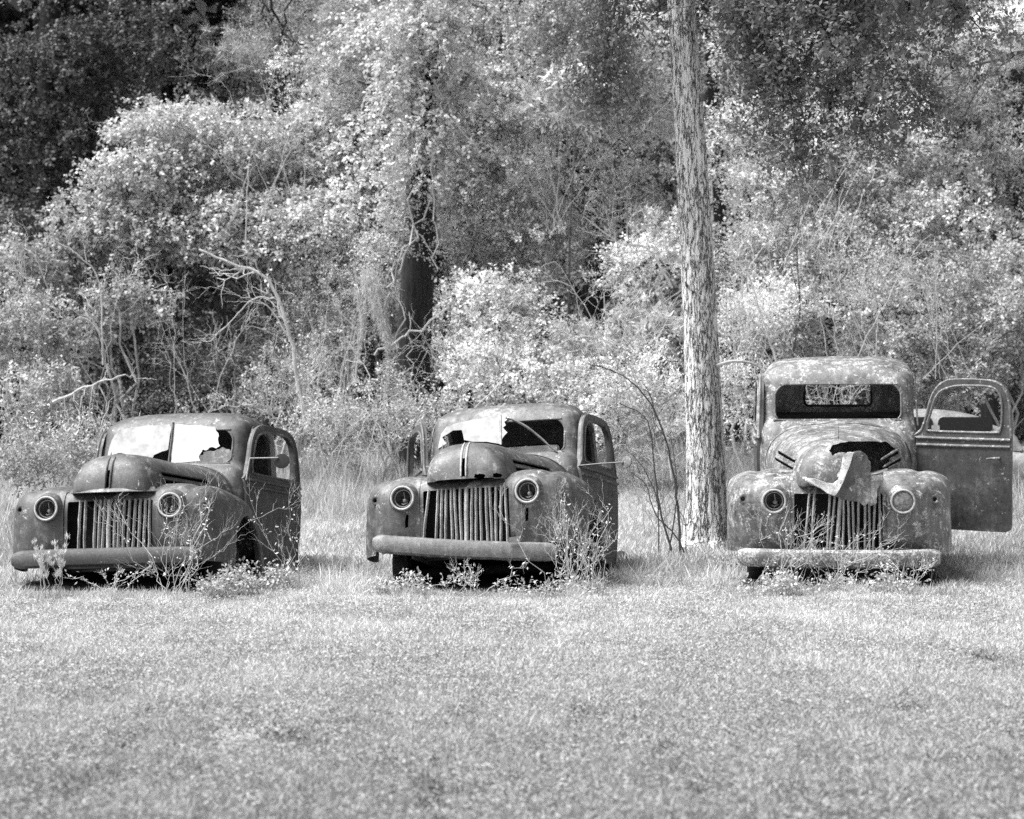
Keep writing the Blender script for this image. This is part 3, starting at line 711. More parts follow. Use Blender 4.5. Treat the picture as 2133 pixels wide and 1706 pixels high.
def trunk_pts(px0, d, px1, top_py=-120, n=4, lean=0):
    g = float(gz((px0 - CX) * d / F, d)); py0 = HOR + (CH - g + .1) * F / d
    return [px3(px0 + (px1 - px0) * u + rng.normal() * 4 * (0 < u < 1), py0 + (top_py - py0) * u, d) for u in np.linspace(0, 1, n)]

# ------------------------------------------------------------------ the tall pine beside the pale pickup
def pine():
    d = 22.3
    ctr = [(1476, 1162), (1473, 1100), (1470, 960), (1464, 800), (1456, 620), (1447, 440), (1437, 280), (1427, 130), (1417, -20), (1405, -220), (1390, -500), (1380, -800)]
    c = spline([px3(x, y, d) for x, y in ctr], 260); n = 110; rz = np.interp(c[:, 2], [0, .12, .5, 1.2, 2.6, 4.5, 7.5], [.34, .255, .205, .185, .168, .148, .12])
    off = c[0].copy(); P = np.zeros((260, n, 3)); a = np.arange(n) * 2 * PI / n
    ph = rng.uniform(0, 2 * PI, 12)
    for i in range(260):
        z = c[i, 2]; w_ = sum(math.sin(z * (1.7 + .9 * k) + ph[k]) for k in range(4)) * .25
        rid = sum(np.abs(np.sin(a * f_ / 2 + ph[k] + w_ * (1 + .3 * k) + .6 * math.sin(z * 2.3 + k))) for k, f_ in enumerate((17, 23, 29))) / 3
        st = .5 + .5 * np.sin(z * 31 + 3 * np.sin(a * 5 + ph[5]) + 2 * np.sin(a * 11 + z * 3))
        r = rz[i] * (1 + .06 * (rid - .6) + .025 * (st > .86) * -1 + (.10 * np.sin(a * 5 + 1) * max(0, 1 - z / .35)))
        P[i, :, 0] = c[i, 0] + r * np.cos(a); P[i, :, 1] = c[i, 1] + r * np.sin(a); P[i, :, 2] = z
    root = empty('pine_tree', tuple(off), 'tall pale barked pine trunk rising between the middle and the right pickup', 'tree')
    V, Fc = grid(P, True); o = mk('trunk', V - off, Fc, M['bark'], root, True)
    def ontrunk(p): px = CX + p[0] * F / p[1]; return 1345 < px < 1510
    # stubs and live limbs
    for (x, y, ex, ey, r, mt, seg) in ((1492, 765, 1565, 742, .022, 'twig', [(1528, 752), (1575, 760), (1600, 790)]), (1440, 600, 1428, 588, .02, 'barkm', []), (1500, 700, 1535, 698, .014, 'twig', [])):
        pts = [px3(x - 8, y, d - .05)] + [px3(px_, py_, d - .3) for px_, py_ in seg] if seg else [px3(x - 8, y, d), px3(ex, ey, d - .25)]
        p = spline(pts, 10); b = MB().tube(p - off, np.linspace(r, r * .4, 10), 7); b.build('branch', M[mt], root)
    # drooping limbs at the top right, shade put into their low leaf tone
    lv = Leaves(); mb = MB()
    limbs = [((1420, -160), (1560, 40), (1640, 180), (1660, 330), 21.5), ((1425, -220), (1700, -40), (1830, 90), (1900, 210), 21.0), ((1400, -240), (1300, -40), (1265, 90), (1250, 215), 22.0), ((1420, -260), (1760, -120), (1960, -10), (2040, 60), 20.6), ((1410, -200), (1500, 20), (1545, 90), (1560, 150), 21.8), ((1410, -220), (1640, -60), (1735, 60), (1800, 280), 21.3)]
    for li in limbs:
        dd = li[4]; q = spline([px3(x, y, d if k == 0 else dd) for k, (x, y) in enumerate(li[:4])], 16); mb.tube(q - off, np.linspace(.035, .006, 16), 6)
        for k in range(5, 16):
            for r_ in range(3):
                dr = rv(1)[0] * np.array([1, .8, .5]) + np.array([0, 0, -.45]); dr /= np.linalg.norm(dr); ln = rng.uniform(.3, .75); p = wander(q[k], q[k] + dr * ln, 6, .3)
                mb.tube(p - off, np.linspace(.007, .002, 6), 4, False)
                for z in p[1:]: (clump(lv, z - off, (.11, .11, .07), 'shrub', .6, .42, 1) if not ontrunk(z) else None)
    for (x, y, r) in ((1620, 40, 3), (1760, 60, 3), (1880, 30, 2), (1700, 150, 2), (1540, 30, 1)):
        for k in range(r * 4): 
            c_ = px3(x + rng.normal() * 70, y + rng.normal() * 50, 21.2 + rng.normal() * .5); ontrunk(c_) or clump(lv, c_ - off, (.24, .2, .14), 'shrub', .4, .42, 1)
    mb.build('limbs', M['twigd'], root); lv.build('crown', M['mid'], root)
    # the crown high above the frame
    lv = Leaves()
    for k in range(46):
        o_ = rv(1)[0]; clump(lv, np.array([c[-1, 0] + o_[0] * 2.4 - off[0], d + o_[1] * 2.2 - off[1], 9.6 + o_[2] * 2]), (.5, .5, .3), 'needle', .35, 1, 1)
    lv.build('upper_crown', M['needle'], root)
pine()

# ------------------------------------------------------------------ big dark trunk behind the middle pickup, vines over it
def curtain(lv, top, bot, spread, n, sp='fine', tone=1.0, dens=1.0, r=.09):
    for i in range(n):
        u = (i + rng.random()) / n; p = top * (1 - u) + bot * u + rng.normal(size=3) * np.array([spread * (1 - .5 * u), spread * .5, .05])
        clump(lv, p, (r, r, r * 2.2), sp, dens, tone, 1)

K = 'kudzu'; S_ = 'shrub'; FN = 'fine'; DK = 'dark'; ND = 'needle'; BR = 'broad'
G1 = 'trees at the front of the wood'; G2 = 'bushes along the foot of the wood'; G3 = 'trees deep in the wood'

# back row: trees 40-46 m away closing the view
back = [(40, 43, 'darkleaf', DK), (190, 42, 'darkleaf', DK), (330, 44, 'darkleaf', DK), (470, 45, 'mid', FN), (610, 42, 'shrub', S_), (760, 44, 'shrub', FN), (930, 42, 'shrub', S_), (1080, 45, 'shrub', S_),
        (1235, 41, 'mid', FN), (1600, 46, 'shrub', S_), (1740, 43, 'mid', FN), (1880, 45, 'mid', S_), (2010, 42, 'mid', FN), (2120, 44, 'mid', S_), (-90, 42, 'darkleaf', DK), (2260, 42, 'mid', S_)]
desc = ['dark evergreen tree at the far left edge of the wood', 'dark evergreen at the back, above the left pickup cab', 'dark evergreen at the back right of the black top left corner', 'fine leaved grey tree deep in the wood under the small sky gaps at top left',
 'grey tree at the back behind the bright vine slope', 'fine needled tree at the back left of the dark vine hung trunk', 'light leafy tree at the back right of the dark vine hung trunk', 'mid grey tree at the back above the middle pickup roof', 'tree with a dark trunk standing over the black hollow left of the pine',
 'light tree at the back showing white sky gaps beside its trunk, right of the pine', 'fine leaved tree at the back above the tall pickup cab', 'grey tree at the back above the open pickup door', 'tree with dark trunk near the right edge among white sky specks', 'grey tree at the back, cut by the right edge',
 'dark evergreen just outside the left edge', 'grey leafy tree just outside the right edge']
for (x, d, mt, sp), de in zip(back, desc):
    bl = []
    for y, hw in ((880, 1.5), (640, 1.7), (400, 1.6), (160, 1.6), (-80, 1.6)):
        if x in (1235,) and y in (640,): continue
        if x == 1600 and y in (400,): continue
        bl.append((x + rng.normal() * 25, y, d, hw, 1.35, sp, 12, .4, .75, .6, rng.uniform(.3, .62)))  # lowered leaf tone stands in for shade inside the wood
    up = Leaves()
    for k in range(11):
        clump(up, np.array([(x - CX) * d / F + rng.uniform(-1.6, 1.6), d + rng.uniform(-3.2, 3), rng.uniform(9.6, 15)]), (1.5, 1.5, .8), 'big', 1, 1, 1)  # unseen canopy above the frame, added to shade the back rows
    rt = plant('forest_tree', 'tree', de, bl, mt, G3, (trunk_pts(x, d + .5, x + rng.normal() * 20, -260), .20, .11), 'barkd', 'crown')
    uo = up.build('upper_crown', M[mt], rt); uo.matrix_parent_inverse = Matrix.Translation(-Vector(rt.location))

# a mass closing the wood behind everything, shade put into its dark leaves
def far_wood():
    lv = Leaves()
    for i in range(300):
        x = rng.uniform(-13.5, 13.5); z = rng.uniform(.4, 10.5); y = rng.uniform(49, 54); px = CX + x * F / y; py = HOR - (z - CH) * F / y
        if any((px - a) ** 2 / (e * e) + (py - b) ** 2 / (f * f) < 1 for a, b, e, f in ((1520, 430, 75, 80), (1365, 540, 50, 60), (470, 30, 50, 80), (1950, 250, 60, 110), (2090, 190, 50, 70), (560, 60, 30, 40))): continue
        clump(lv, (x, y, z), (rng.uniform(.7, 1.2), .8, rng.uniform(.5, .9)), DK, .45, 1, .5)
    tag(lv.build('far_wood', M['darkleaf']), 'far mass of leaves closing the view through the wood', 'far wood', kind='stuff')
far_wood()

def P_(label, blobs, mat, group=G2, name='shrub', cat='shrub', stem=None, sm='twig', leafname='foliage'):
    return plant(name, cat, label, blobs, mat, group, stem, sm, leafname)

# dark evergreen, top left, nearer
P_('black green evergreen filling the top left corner', [(120, 130, 36, 1.6, 1.3, DK, 22, .3, .6, .8, 1), (60, 380, 36, 1.1, .9, DK, 14, .3, .5, .8, .9), (270, 90, 36.5, 1.3, .9, DK, 16, .3, .55, .8, 1.2), (170, 300, 36, 1.2, .7, DK, 12, .3, .5, .8, 1.1)], 'darkleaf', G1, 'evergreen_tree', 'tree', (trunk_pts(90, 36.5, 110, -200), .24, .15), 'barkd', 'crown')
# vine covered tree, the bright slope from top centre down to the left
def vine_tree():
    lv = Leaves()
    for (x, y, d, hw, fall, n, to) in ((800, 170, 34.5, 1.1, 1.5, 26, 1.1), (640, 250, 34, 1.2, 1.3, 26, 1.0), (420, 230, 33.5, .9, 1.1, 18, 1.0), (330, 330, 33, .8, 1.1, 16, .95), (520, 370, 33.2, 1.0, 1.0, 18, .95), (750, 330, 33.4, 1.1, 1.1, 22, 1.1), (240, 420, 33, .7, .7, 12, .8), (600, 430, 32.6, .9, .5, 13, 1.0), (380, 450, 33, .9, .45, 12, .9), (540, 490, 32.5, .6, .3, 7, .95), (700, 480, 33, .6, .7, 10, 1.05)):
        cascade(lv, px3(x, y, d), hw, fall, K, n, 1.0, to)
    P_('big tree smothered in pale vine leaves, sloping down above the left pickup', [(560, 300, 34.2, 1.6, .8, K, 10, .3, .5, .8, .9)], 'kudzu', G1, 'vine_covered_tree', 'tree', (trunk_pts(560, 35.8, 600, 60), .13, .08), 'barkd', 'crown') if False else None
    plant('vine_covered_tree', 'tree', 'big tree smothered in pale vine leaves, sloping down above the left pickup', [(560, 320, 34.6, 1.5, .6, K, 8, .3, .5, .8, .9)], 'kudzu', G1, (trunk_pts(560, 35.8, 600, 60), .13, .08), 'barkd', 'crown', lv)
vine_tree()
P_('fine needled tree hanging at the top, left of centre', [(640, 60, 36, 1.3, .7, FN, 14, .3, .5, .8, .9), (560, 130, 36, .8, .4, ND, 8, .2, .4, .9, 1), (760, 40, 35.5, .9, .5, ND, 10, .2, .4, .9, 1.1), (880, 60, 35.5, .6, .6, ND, 8, .2, .4, .8, .8)], 'needle', G1, 'pine_sapling', 'tree', (trunk_pts(640, 36.8, 690, -150), .11, .06), 'barkd', 'crown')

def dark_trunk():
    d = 30.5; g = float(gz(-1.3, d)); base = px3(852, 816 + (CH - g + .1) * F / d, d)
    pts = [base, px3(858, 800, d), px3(866, 640, d), px3(876, 480, d), px3(880, 300, d), px3(885, 120, d), px3(890, -120, d), px3(893, -300, d)]
    root = empty('vine_hung_tree', tuple(base), 'thick dark trunk hung with vines, standing behind between the left and middle pickups', 'tree', G1)
    off = base; c = spline(pts, 120); n = 60; a = np.arange(n) * 2 * PI / n; P = np.zeros((120, n, 3)); rz = np.linspace(.25, .15, 120)
    for i in range(120):
        z = c[i, 2]; r = rz[i] * (1 + .05 * np.abs(np.sin(a * 9 + z * .8 + math.sin(z * 2))) + .03 * np.sin(a * 3 + z))
        P[i, :, 0] = c[i, 0] + r * np.cos(a); P[i, :, 1] = c[i, 1] + r * np.sin(a); P[i, :, 2] = z
    V, Fc = grid(P, True); mk('trunk', V - off, Fc, M['barkd'], root)
    lv = Leaves()
    # upper part swallowed by vine, thinning downwards
    for i in range(46):
        u = rng.random(); x = 885 + rng.normal() * 55 * (1.1 - .4 * u); y = -60 + u * 430
        clump(lv, px3(x, y, d - .3 + rng.normal() * .25) - off, (.32, .22, .2), K, .9, rng.uniform(.9, 1.15), .6)
    curtain(lv, px3(835, 400, d - .5) - off, px3(770, 560, d - .6) - off, .09, 20, FN, 1.1)
    curtain(lv, px3(915, 380, d - .3) - off, px3(925, 540, d - .3) - off, .05, 9, FN, 1.0)
    for i in range(7): clump(lv, px3(868 + rng.normal() * 28, 440 + 18 * i + rng.normal() * 10, d - .35) - off, (.09, .05, .03), FN, .5, 1.0, 1)
    lv.build('vine_leaves', M['kudzu'], root)
    # pale moss-like hanging skein left of the trunk
    lv = Leaves(); q = spline([px3(770, 560, d - .7), px3(785, 620, d - .7), px3(800, 680, d - .7), px3(822, 715, d - .6)], 60)
    for k in range(60):
        m = int(46 * (1 - abs(k / 60 - .35))); B = q[k] - off + rng.normal(size=(m, 3)) * np.array([.06 * (1.3 - k / 60), .05, .05])
        lv.add(B, np.array([.12, 0, -1]) + rv(m) * .35, rv(m), rng.uniform(.06, .14, m), .008, rng.uniform(.8, 1.1, m))
    for (x0, y0, x1, y1) in ((760, 560, 735, 790), (740, 600, 752, 700), (800, 690, 802, 830)):
        q = spline([px3(x0, y0, d - .8), px3((x0 + x1) / 2 + 8, (y0 + y1) / 2, d - .8), px3(x1, y1, d - .8)], 40)
        for k in range(40):
            m = 14; lv.add(q[k] - off + rng.normal(size=(m, 3)) * .022, np.array([0, 0, -1]) + rv(m) * .7, rv(m), rng.uniform(.04, .09, m), .008, rng.uniform(.7, 1.05, m))
    lv.build('hanging_moss', M['moss'], root)
    mb = MB()
    for (x0, y0, x1, y1, r) in ((895, 420, 805, 600, .012), (905, 180, 835, 560, .012), (935, 210, 800, 380, .010), (900, 300, 912, 560, .008), (780, 740, 935, 640, .014), (845, 510, 800, 640, .009), (870, 480, 905, 530, .008), (830, 600, 815, 830, .010), (852, 650, 858, 840, .008), (822, 782, 858, 765, .009), (868, 790, 905, 830, .009), (905, 170, 960, 330, .010), (905, 180, 1010, 330, .009)):
        mb.tube(wander(px3(x0, y0, d - .75 + rng.normal() * .1) - off, px3(x1, y1, d - .75) - off, 12, .35, .02), r, 5)
    mb.build('vines', M['twig'], root)
dark_trunk()

# thin dark trunks deeper in
for (x, d, x1, ty, r, de) in ((1238, 37, 1232, 150, .20, 'dark trunk in the black hollow left of the pale pine'), (1530, 38, 1455, -150, .13, 'dark leaning trunk just right of the pale pine, seen against white sky gaps'), (2062, 38, 2050, -100, .16, 'dark trunk near the right edge above the open door'), (985, 36, 1000, 60, .09, 'slim dark trunk right of the thick vine hung trunk'), (930, 34, 905, -120, .07, 'slim dark stem reaching the top of the picture near the centre')):
    lv = Leaves(); pts = trunk_pts(x, d, x1, ty); 
    for k in range(7): clump(lv, pts[-1] + rv(1)[0] * .5, (.35, .3, .2), S_, .7, .9)
    plant('dark_tree', 'tree', de, [(x1, ty, d, .6, .4, S_, 3, .2, .4, .6, .9)], 'mid', G1, (pts, r, r * .7), 'barkd', 'crown', lv)

# middle row masses
P_('pale vine tangle round the top of the dark trunk', [(800, 120, 34, 1.0, .7, K, 14, .25, .45, .8, 1), (930, 190, 33.5, .8, .8, K, 12, .25, .45, .8, 1.05), (960, 60, 35, .8, .7, S_, 12, .25, .5, .8, 1.1), (700, 160, 35, .8, .5, FN, 10, .25, .45, .8, 1.1)], 'shrub', G1, 'vine_covered_tree', 'tree', (trunk_pts(800, 35, 790, 60), .07, .04), 'barkd', 'crown')
P_('grey bush filling the slope left of the dark trunk, under the bright vines', [(640, 640, 32.5, .5, .7, S_, 11, .2, .38, .8, .85), (740, 620, 32, .4, .7, FN, 10, .2, .36, .9, 1.1)], 'mid')
P_('pale tree right of the dark trunk reaching up to the top', [(960, 330, 34.5, .6, .9, K, 12, .25, .45, .9, 1), (1000, 640, 32.5, .7, .4, S_, 9, .2, .4, .9, 1), (1110, 420, 35, .7, .9, FN, 12, .25, .5, .9, 1.1)], 'shrub', G1, 'leafy_tree', 'tree', (trunk_pts(990, 35, 980, 100), .05, .03), 'barkm', 'crown')
P_('bright leafy mass in the upper middle, left of the pine', [(1010, 330, 34, 1.0, 1.2, S_, 22, .3, .55, .9, 1.15), (1060, 520, 34, .8, .7, S_, 14, .25, .5, .9, 1.1), (960, 480, 33.5, .4, .7, FN, 9, .2, .35, .9, 1.1), (1020, 150, 36, .8, .8, S_, 14, .3, .5, .8, 1.1)], 'shrub', G1, 'leafy_tree', 'tree', (trunk_pts(1050, 34.8, 1040, 0), .09, .05), 'barkm', 'crown')
P_('grey leafy tree behind the pine, reaching the top of the picture', [(1230, 150, 33, 1.0, 1.1, S_, 20, .3, .5, .8, 1.15), (1160, 40, 33, .8, .6, S_, 10, .3, .5, .8, 1), (1340, 250, 33.5, .6, .9, S_, 12, .25, .45, .8, 1.1), (1300, 420, 34, .6, .6, S_, 9, .25, .45, .8, 1.35)], 'mid', G1, 'leafy_tree', 'tree', (trunk_pts(1300, 34.4, 1290, -150), .10, .06), 'barkd', 'crown')
P_('clump of large pale leaves high up, left of the pine trunk', [(1205, 175, 30, .28, .14, BR, 7, .12, .22, 1.2, 1), (1130, 225, 30, .16, .12, BR, 4, .1, .18, 1.2, 1), (1245, 240, 30, .15, .1, BR, 3, .1, .18, 1.1, .9)], 'shrub', G1, 'magnolia_sapling', 'tree', (trunk_pts(1165, 30.8, 1205, 190), .028, .012), 'barkm', 'crown')
P_('light grey leafy tree right of the pine, above the tall pickup', [(1600, 330, 33, 1.0, 1.0, S_, 20, .28, .5, .85, 1.05), (1720, 480, 33, 1.0, .9, S_, 18, .28, .5, .85, 1.1), (1600, 560, 32.5, .7, .7, S_, 12, .25, .45, .85, 1.15), (1590, 120, 34, .9, .8, S_, 14, .3, .5, .8, 1)], 'shrub', G1, 'leafy_tree', 'tree', (trunk_pts(1672, 33.8, 1665, -60), .05, .03), 'barkd', 'crown')
P_('grey leafy tree in the upper right, above the open door', [(1860, 380, 33.5, 1.1, 1.0, S_, 20, .28, .5, .85, 1.15), (1980, 520, 33, 1.0, .9, S_, 18, .28, .5, .85, 1.05), (1900, 180, 34.5, 1.1, .8, FN, 14, .3, .5, .8, 1.2), (2060, 330, 35, .7, .8, S_, 10, .25, .5, .7, 1.1), (2090, 90, 35, .8, .7, ND, 12, .25, .5, .7, 1.6)], 'mid', G1, 'leafy_tree', 'tree', (trunk_pts(1930, 34.5, 1900, -60), .08, .05), 'barkd', 'crown')
P_('leafy bush at the right edge beyond the open door', [(2090, 690, 31, .8, .8, S_, 16, .22, .42, .9, 1), (2010, 640, 31.5, .6, .6, S_, 10, .22, .4, .9, .9), (2110, 560, 32, .6, .5, S_, 8, .22, .4, .9, 1)], 'mid')
P_('light bush behind the open door window', [(1990, 790, 31, .75, .42, S_, 16, .18, .34, .9, 1.15), (1900, 740, 31, .6, .45, S_, 10, .2, .35, 1, 1)], 'mid')
P_('fine leaved bush above the tall pickup roof', [(1760, 690, 30, .95, .55, S_, 18, .2, .38, 1, 1.0), (1830, 600, 31, .7, .5, FN, 12, .2, .4, .95, 1.0)], 'mid')
P_('pale bush just right of the pine, beside the tall pickup cab', [(1570, 700, 29, .5, .5, FN, 12, .18, .32, 1, 1.15), (1540, 860, 28, .3, .6, FN, 11, .16, .28, 1, 1.0), (1620, 640, 30, .5, .4, S_, 8, .2, .34, 1, 1.1)], 'shrub')
P_('bright fern like bush left of the pine, above the middle pickup', [(1330, 680, 30.5, .75, .42, BR, 14, .16, .3, .9, 1), (1210, 740, 30, .7, .38, S_, 14, .18, .32, 1, 1.15), (1380, 800, 29, .5, .5, FN, 12, .18, .3, 1, 1.1), (1280, 860, 28.5, .6, .35, S_, 12, .16, .3, 1, 1.1)], 'shrub')
P_('light bush behind the middle pickup roof', [(1060, 740, 30, .8, .4, S_, 16, .18, .34, 1, 1.1), (980, 800, 29, .5, .35, S_, 10, .16, .3, 1, 1.1), (1150, 810, 28.8, .6, .3, S_, 12, .16, .3, 1, 1.15)], 'shrub')
P_('vine draped bush between the dark trunk and the black hollow', [(1040, 640, 32, .55, .3, K, 9, .2, .36, .9, 1.0), (950, 740, 31, .35, .35, FN, 8, .16, .28, 1, 1.1)], 'shrub')
P_('low bright foliage over the hollow left of the pine', [(1330, 560, 32, .5, .35, S_, 9, .18, .34, .9, 1.3), (1380, 480, 33, .4, .4, S_, 8, .18, .34, .8, 1.3)], 'shrub')
P_('scrub at the foot of the dark vine hung trunk', [(800, 860, 28.5, .75, .35, FN, 16, .12, .34, .8, 1.05), (700, 900, 28, .5, .45, FN, 12, .10, .3, .8, .95), (900, 880, 28, .4, .25, FN, 8, .1, .24, .8, 1)], 'mid')
P_('thin leaved bush rising left of the dark trunk', [(690, 600, 32, .6, .8, FN, 15, .2, .4, .8, .85), (690, 760, 31, .5, .6, FN, 12, .2, .36, .8, .85)], 'mid')
P_('fine bush with shade put into its dark leaves, in the hollow behind the left pickup roof', [(480, 780, 31, .8, .5, FN, 16, .18, .34, .8, 1.3), (400, 720, 32, .7, .5, DK, 8, .2, .36, .7, .9), (330, 850, 30, .6, .3, FN, 8, .18, .3, .6, 1.1), (470, 620, 33, .8, .5, DK, 10, .2, .4, .7, .9)], 'darkleaf')  # evergreen-dark leaves carry the shade of the hollow
P_('thin grey bush low behind the right shoulder of the left pickup', [(600, 820, 29, .5, .5, FN, 12, .12, .28, .7, 1.1), (680, 860, 28, .4, .4, FN, 9, .12, .24, .7, 1.05), (540, 820, 29.5, .3, .2, FN, 6, .14, .24, .7, .9)], 'mid')
P_('dark bush filling the black hollow at the far left', [(200, 620, 33.5, .9, .6, DK, 14, .25, .45, .8, .9), (300, 720, 33.5, .9, .6, DK, 14, .25, .45, .8, .9), (90, 500, 34.5, .9, .6, DK, 12, .25, .45, .8, .9)], 'darkleaf')  # dark leaf colour again paints the shade of the hollow
P_('vine clump hanging low in the dark hollow on the left', [(260, 620, 31, .55, .28, K, 9, .18, .3, .9, .8), (180, 700, 31, .35, .2, K, 5, .16, .26, .9, .7)], 'mid')
P_('pale bush at the left edge behind the left pickup', [(60, 720, 28.5, .65, .5, S_, 16, .18, .34, 1, .85), (120, 830, 27.5, .5, .35, S_, 12, .15, .28, 1, .9), (30, 860, 27, .4, .45, S_, 10, .15, .28, 1, .8)], 'mid')
P_('low bush right beside the left pickup cab, on its left', [(160, 930, 25.5, .42, .3, FN, 14, .13, .24, 1.1, 1.0), (60, 950, 25, .4, .3, FN, 12, .13, .24, 1.1, .8)], 'mid')
P_('shaded arching bush on the far left above the pale bush', [(50, 560, 32, .7, .5, K, 10, .2, .36, .8, .7), (70, 640, 31, .5, .3, S_, 8, .2, .3, .8, .9)], 'mid')

# pale crooked saplings and dead branches
def wood(name, cat, label, lines, mt, nt=3, tl=.4, group=None, depth=1):
    root = None; off = None
    for i, (pts, d, r) in enumerate(lines):
        q = spline([px3(x, y, d) for x, y in pts], max(8, len(pts) * 4)); q[1:-1] += rng.normal(size=(len(q) - 2, 3)) * r * .35
        if root is None: root = MB(); off = q[0].copy()
        root.tube(q - off, np.linspace(r, r * .35, len(q)), 7); 
        if nt: twigs(root, q - off, r * .35, depth, tl, .8, nt, .0)
    o = root.build(name, M[mt]); o.location = tuple(off); return tag(o, label, cat, group)
wood('bent_sapling', 'sapling', 'pale bent sapling arching over the left pickup roof', [([(640, 900), (622, 800), (605, 700), (575, 610), (535, 565), (480, 548), (415, 520)], 28.6, .034), ([(600, 700), (560, 640), (520, 620)], 28.6, .012), ([(572, 620), (530, 622), (490, 660), (440, 710)], 28.6, .012)], 'twig', 5, .5)
wood('fallen_branch', 'branch', 'pale dead branch slanting up behind the left pickup', [([(110, 838), (180, 806), (262, 780)], 26.5, .022), ([(195, 802), (188, 840), (186, 870)], 26.5, .012), ([(205, 802), (220, 830), (222, 866)], 26.5, .012)], 'twig', 2, .3)
wood('bare_sapling', 'sapling', 'thin bare sapling in the dark hollow at the left', [([(215, 760), (208, 600), (180, 545), (105, 495)], 30, .014), ([(182, 550), (172, 490)], 30, .009)], 'twig', 4, .4)
wood('bare_sapling', 'sapling', 'drooping bare twigs at the far left, above the pale bush', [([(215, 745), (205, 690), (165, 660), (135, 700)], 29, .012), ([(190, 660), (220, 720), (228, 780)], 29, .010), ([(135, 700), (90, 735), (70, 770)], 29, .008)], 'twig', 4, .35)
wood('hazel_stems', 'shrub', 'cluster of thin bare stems beside the pine foot, next to the middle pickup', [([(1418, 1160), (1412, 1060), (1395, 950), (1360, 850), (1310, 790), (1240, 760)], 21.6, .014), ([(1405, 1165), (1375, 1060), (1362, 960), (1345, 870), (1290, 840)], 21.6, .012), ([(1392, 1165), (1404, 1080), (1410, 1000), (1396, 900)], 21.6, .009), ([(1372, 1160), (1368, 1040), (1330, 960), (1290, 930)], 21.6, .008), ([(1432, 1170), (1410, 1120), (1365, 1070), (1345, 1010), (1310, 980)], 21.4, .009), ([(1430, 1160), (1425, 1080), (1400, 1060)], 21.4, .007)], 'twigd', 4, .4, depth=2)
wood('hazel_stems', 'shrub', 'second thicket of thin stems behind the first, left of the pine foot', [([(1440, 1130), (1400, 1040), (1350, 960), (1300, 930)], 23.4, .008), ([(1420, 1130), (1425, 1000), (1380, 900), (1330, 870)], 23.4, .008), ([(1395, 1130), (1380, 1010), (1390, 900), (1420, 820)], 23.4, .007), ([(1380, 1130), (1340, 1060), (1300, 1040)], 23.4, .006), ([(1355, 1130), (1400, 1020), (1430, 930)], 23.4, .006), ([(1345, 1130), (1330, 1000), (1290, 900), (1240, 880)], 23.4, .007)], 'twig', 6, .45, depth=2)
wood('arching_canes', 'shrub', 'pale arching canes left of the pine, over the middle pickup', [([(1400, 1000), (1380, 880), (1330, 800), (1250, 770), (1200, 790)], 27, .014), ([(1380, 960), (1340, 860), (1270, 830), (1180, 830)], 27, .012), ([(1360, 900), (1300, 740), (1220, 700), (1160, 720)], 27.5, .011), ([(1330, 880), (1290, 780), (1240, 720), (1205, 640)], 28, .010)], 'twig', 5, .5)
wood('bare_sapling', 'sapling', 'pale bare sapling crossing behind the pine at mid height', [([(1400, 600), (1350, 520), (1290, 505), (1215, 450)], 30, .018), ([(1352, 522), (1290, 528), (1230, 528)], 30, .010), ([(1400, 560), (1380, 500), (1350, 480)], 30, .008)], 'twig', 4, .5)
wood('bare_sapling', 'sapling', 'forked pale sapling just right of the pine, above the tall pickup cab', [([(1620, 760), (1580, 640), (1560, 580), (1520, 530), (1500, 515)], 28.5, .017), ([(1560, 560), (1575, 535), (1592, 512)], 28.5, .012), ([(1600, 700), (1560, 660), (1520, 640)], 28.5, .011), ([(1610, 760), (1575, 710), (1520, 700)], 28.5, .009)], 'twig', 5, .45)
wood('hanging_branch', 'branch', 'dark dead branch reaching in from the top right edge', [([(2200, 60), (2133, 105), (2080, 125), (2010, 140)], 24, .028), ([(2110, 118), (2070, 150), (2040, 175)], 24, .010)], 'twigd', 5, .5)
wood('bare_sapling', 'sapling', 'dark upright sapling above the tall pickup roof', [([(1650, 740), (1665, 640), (1660, 520), (1670, 380)], 29, .016), ([(1664, 620), (1640, 540), (1600, 500)], 29, .008)], 'twigd', 5, .5)
wood('bare_sapling', 'sapling', 'thin pale stem with side twigs left of the dark trunk', [([(740, 800), (745, 700), (700, 640)], 28.6, .012), ([(743, 740), (715, 700)], 28.6, .008)], 'twig', 3, .4)
wood('bare_sapling', 'sapling', 'thin grey stem inside the vine slope above the left pickup', [([(512, 520), (514, 440), (520, 330)], 31.8, .012)], 'twig', 3, .4)
wood('bare_sapling', 'sapling', 'dark thin branches hanging left of the pine near the top', [([(1285, -60), (1290, 60), (1300, 170), (1285, 260), (1330, 330)], 23.5, .016), ([(1300, 100), (1270, 170)], 23.5, .008)], 'twigd', 7, .5)

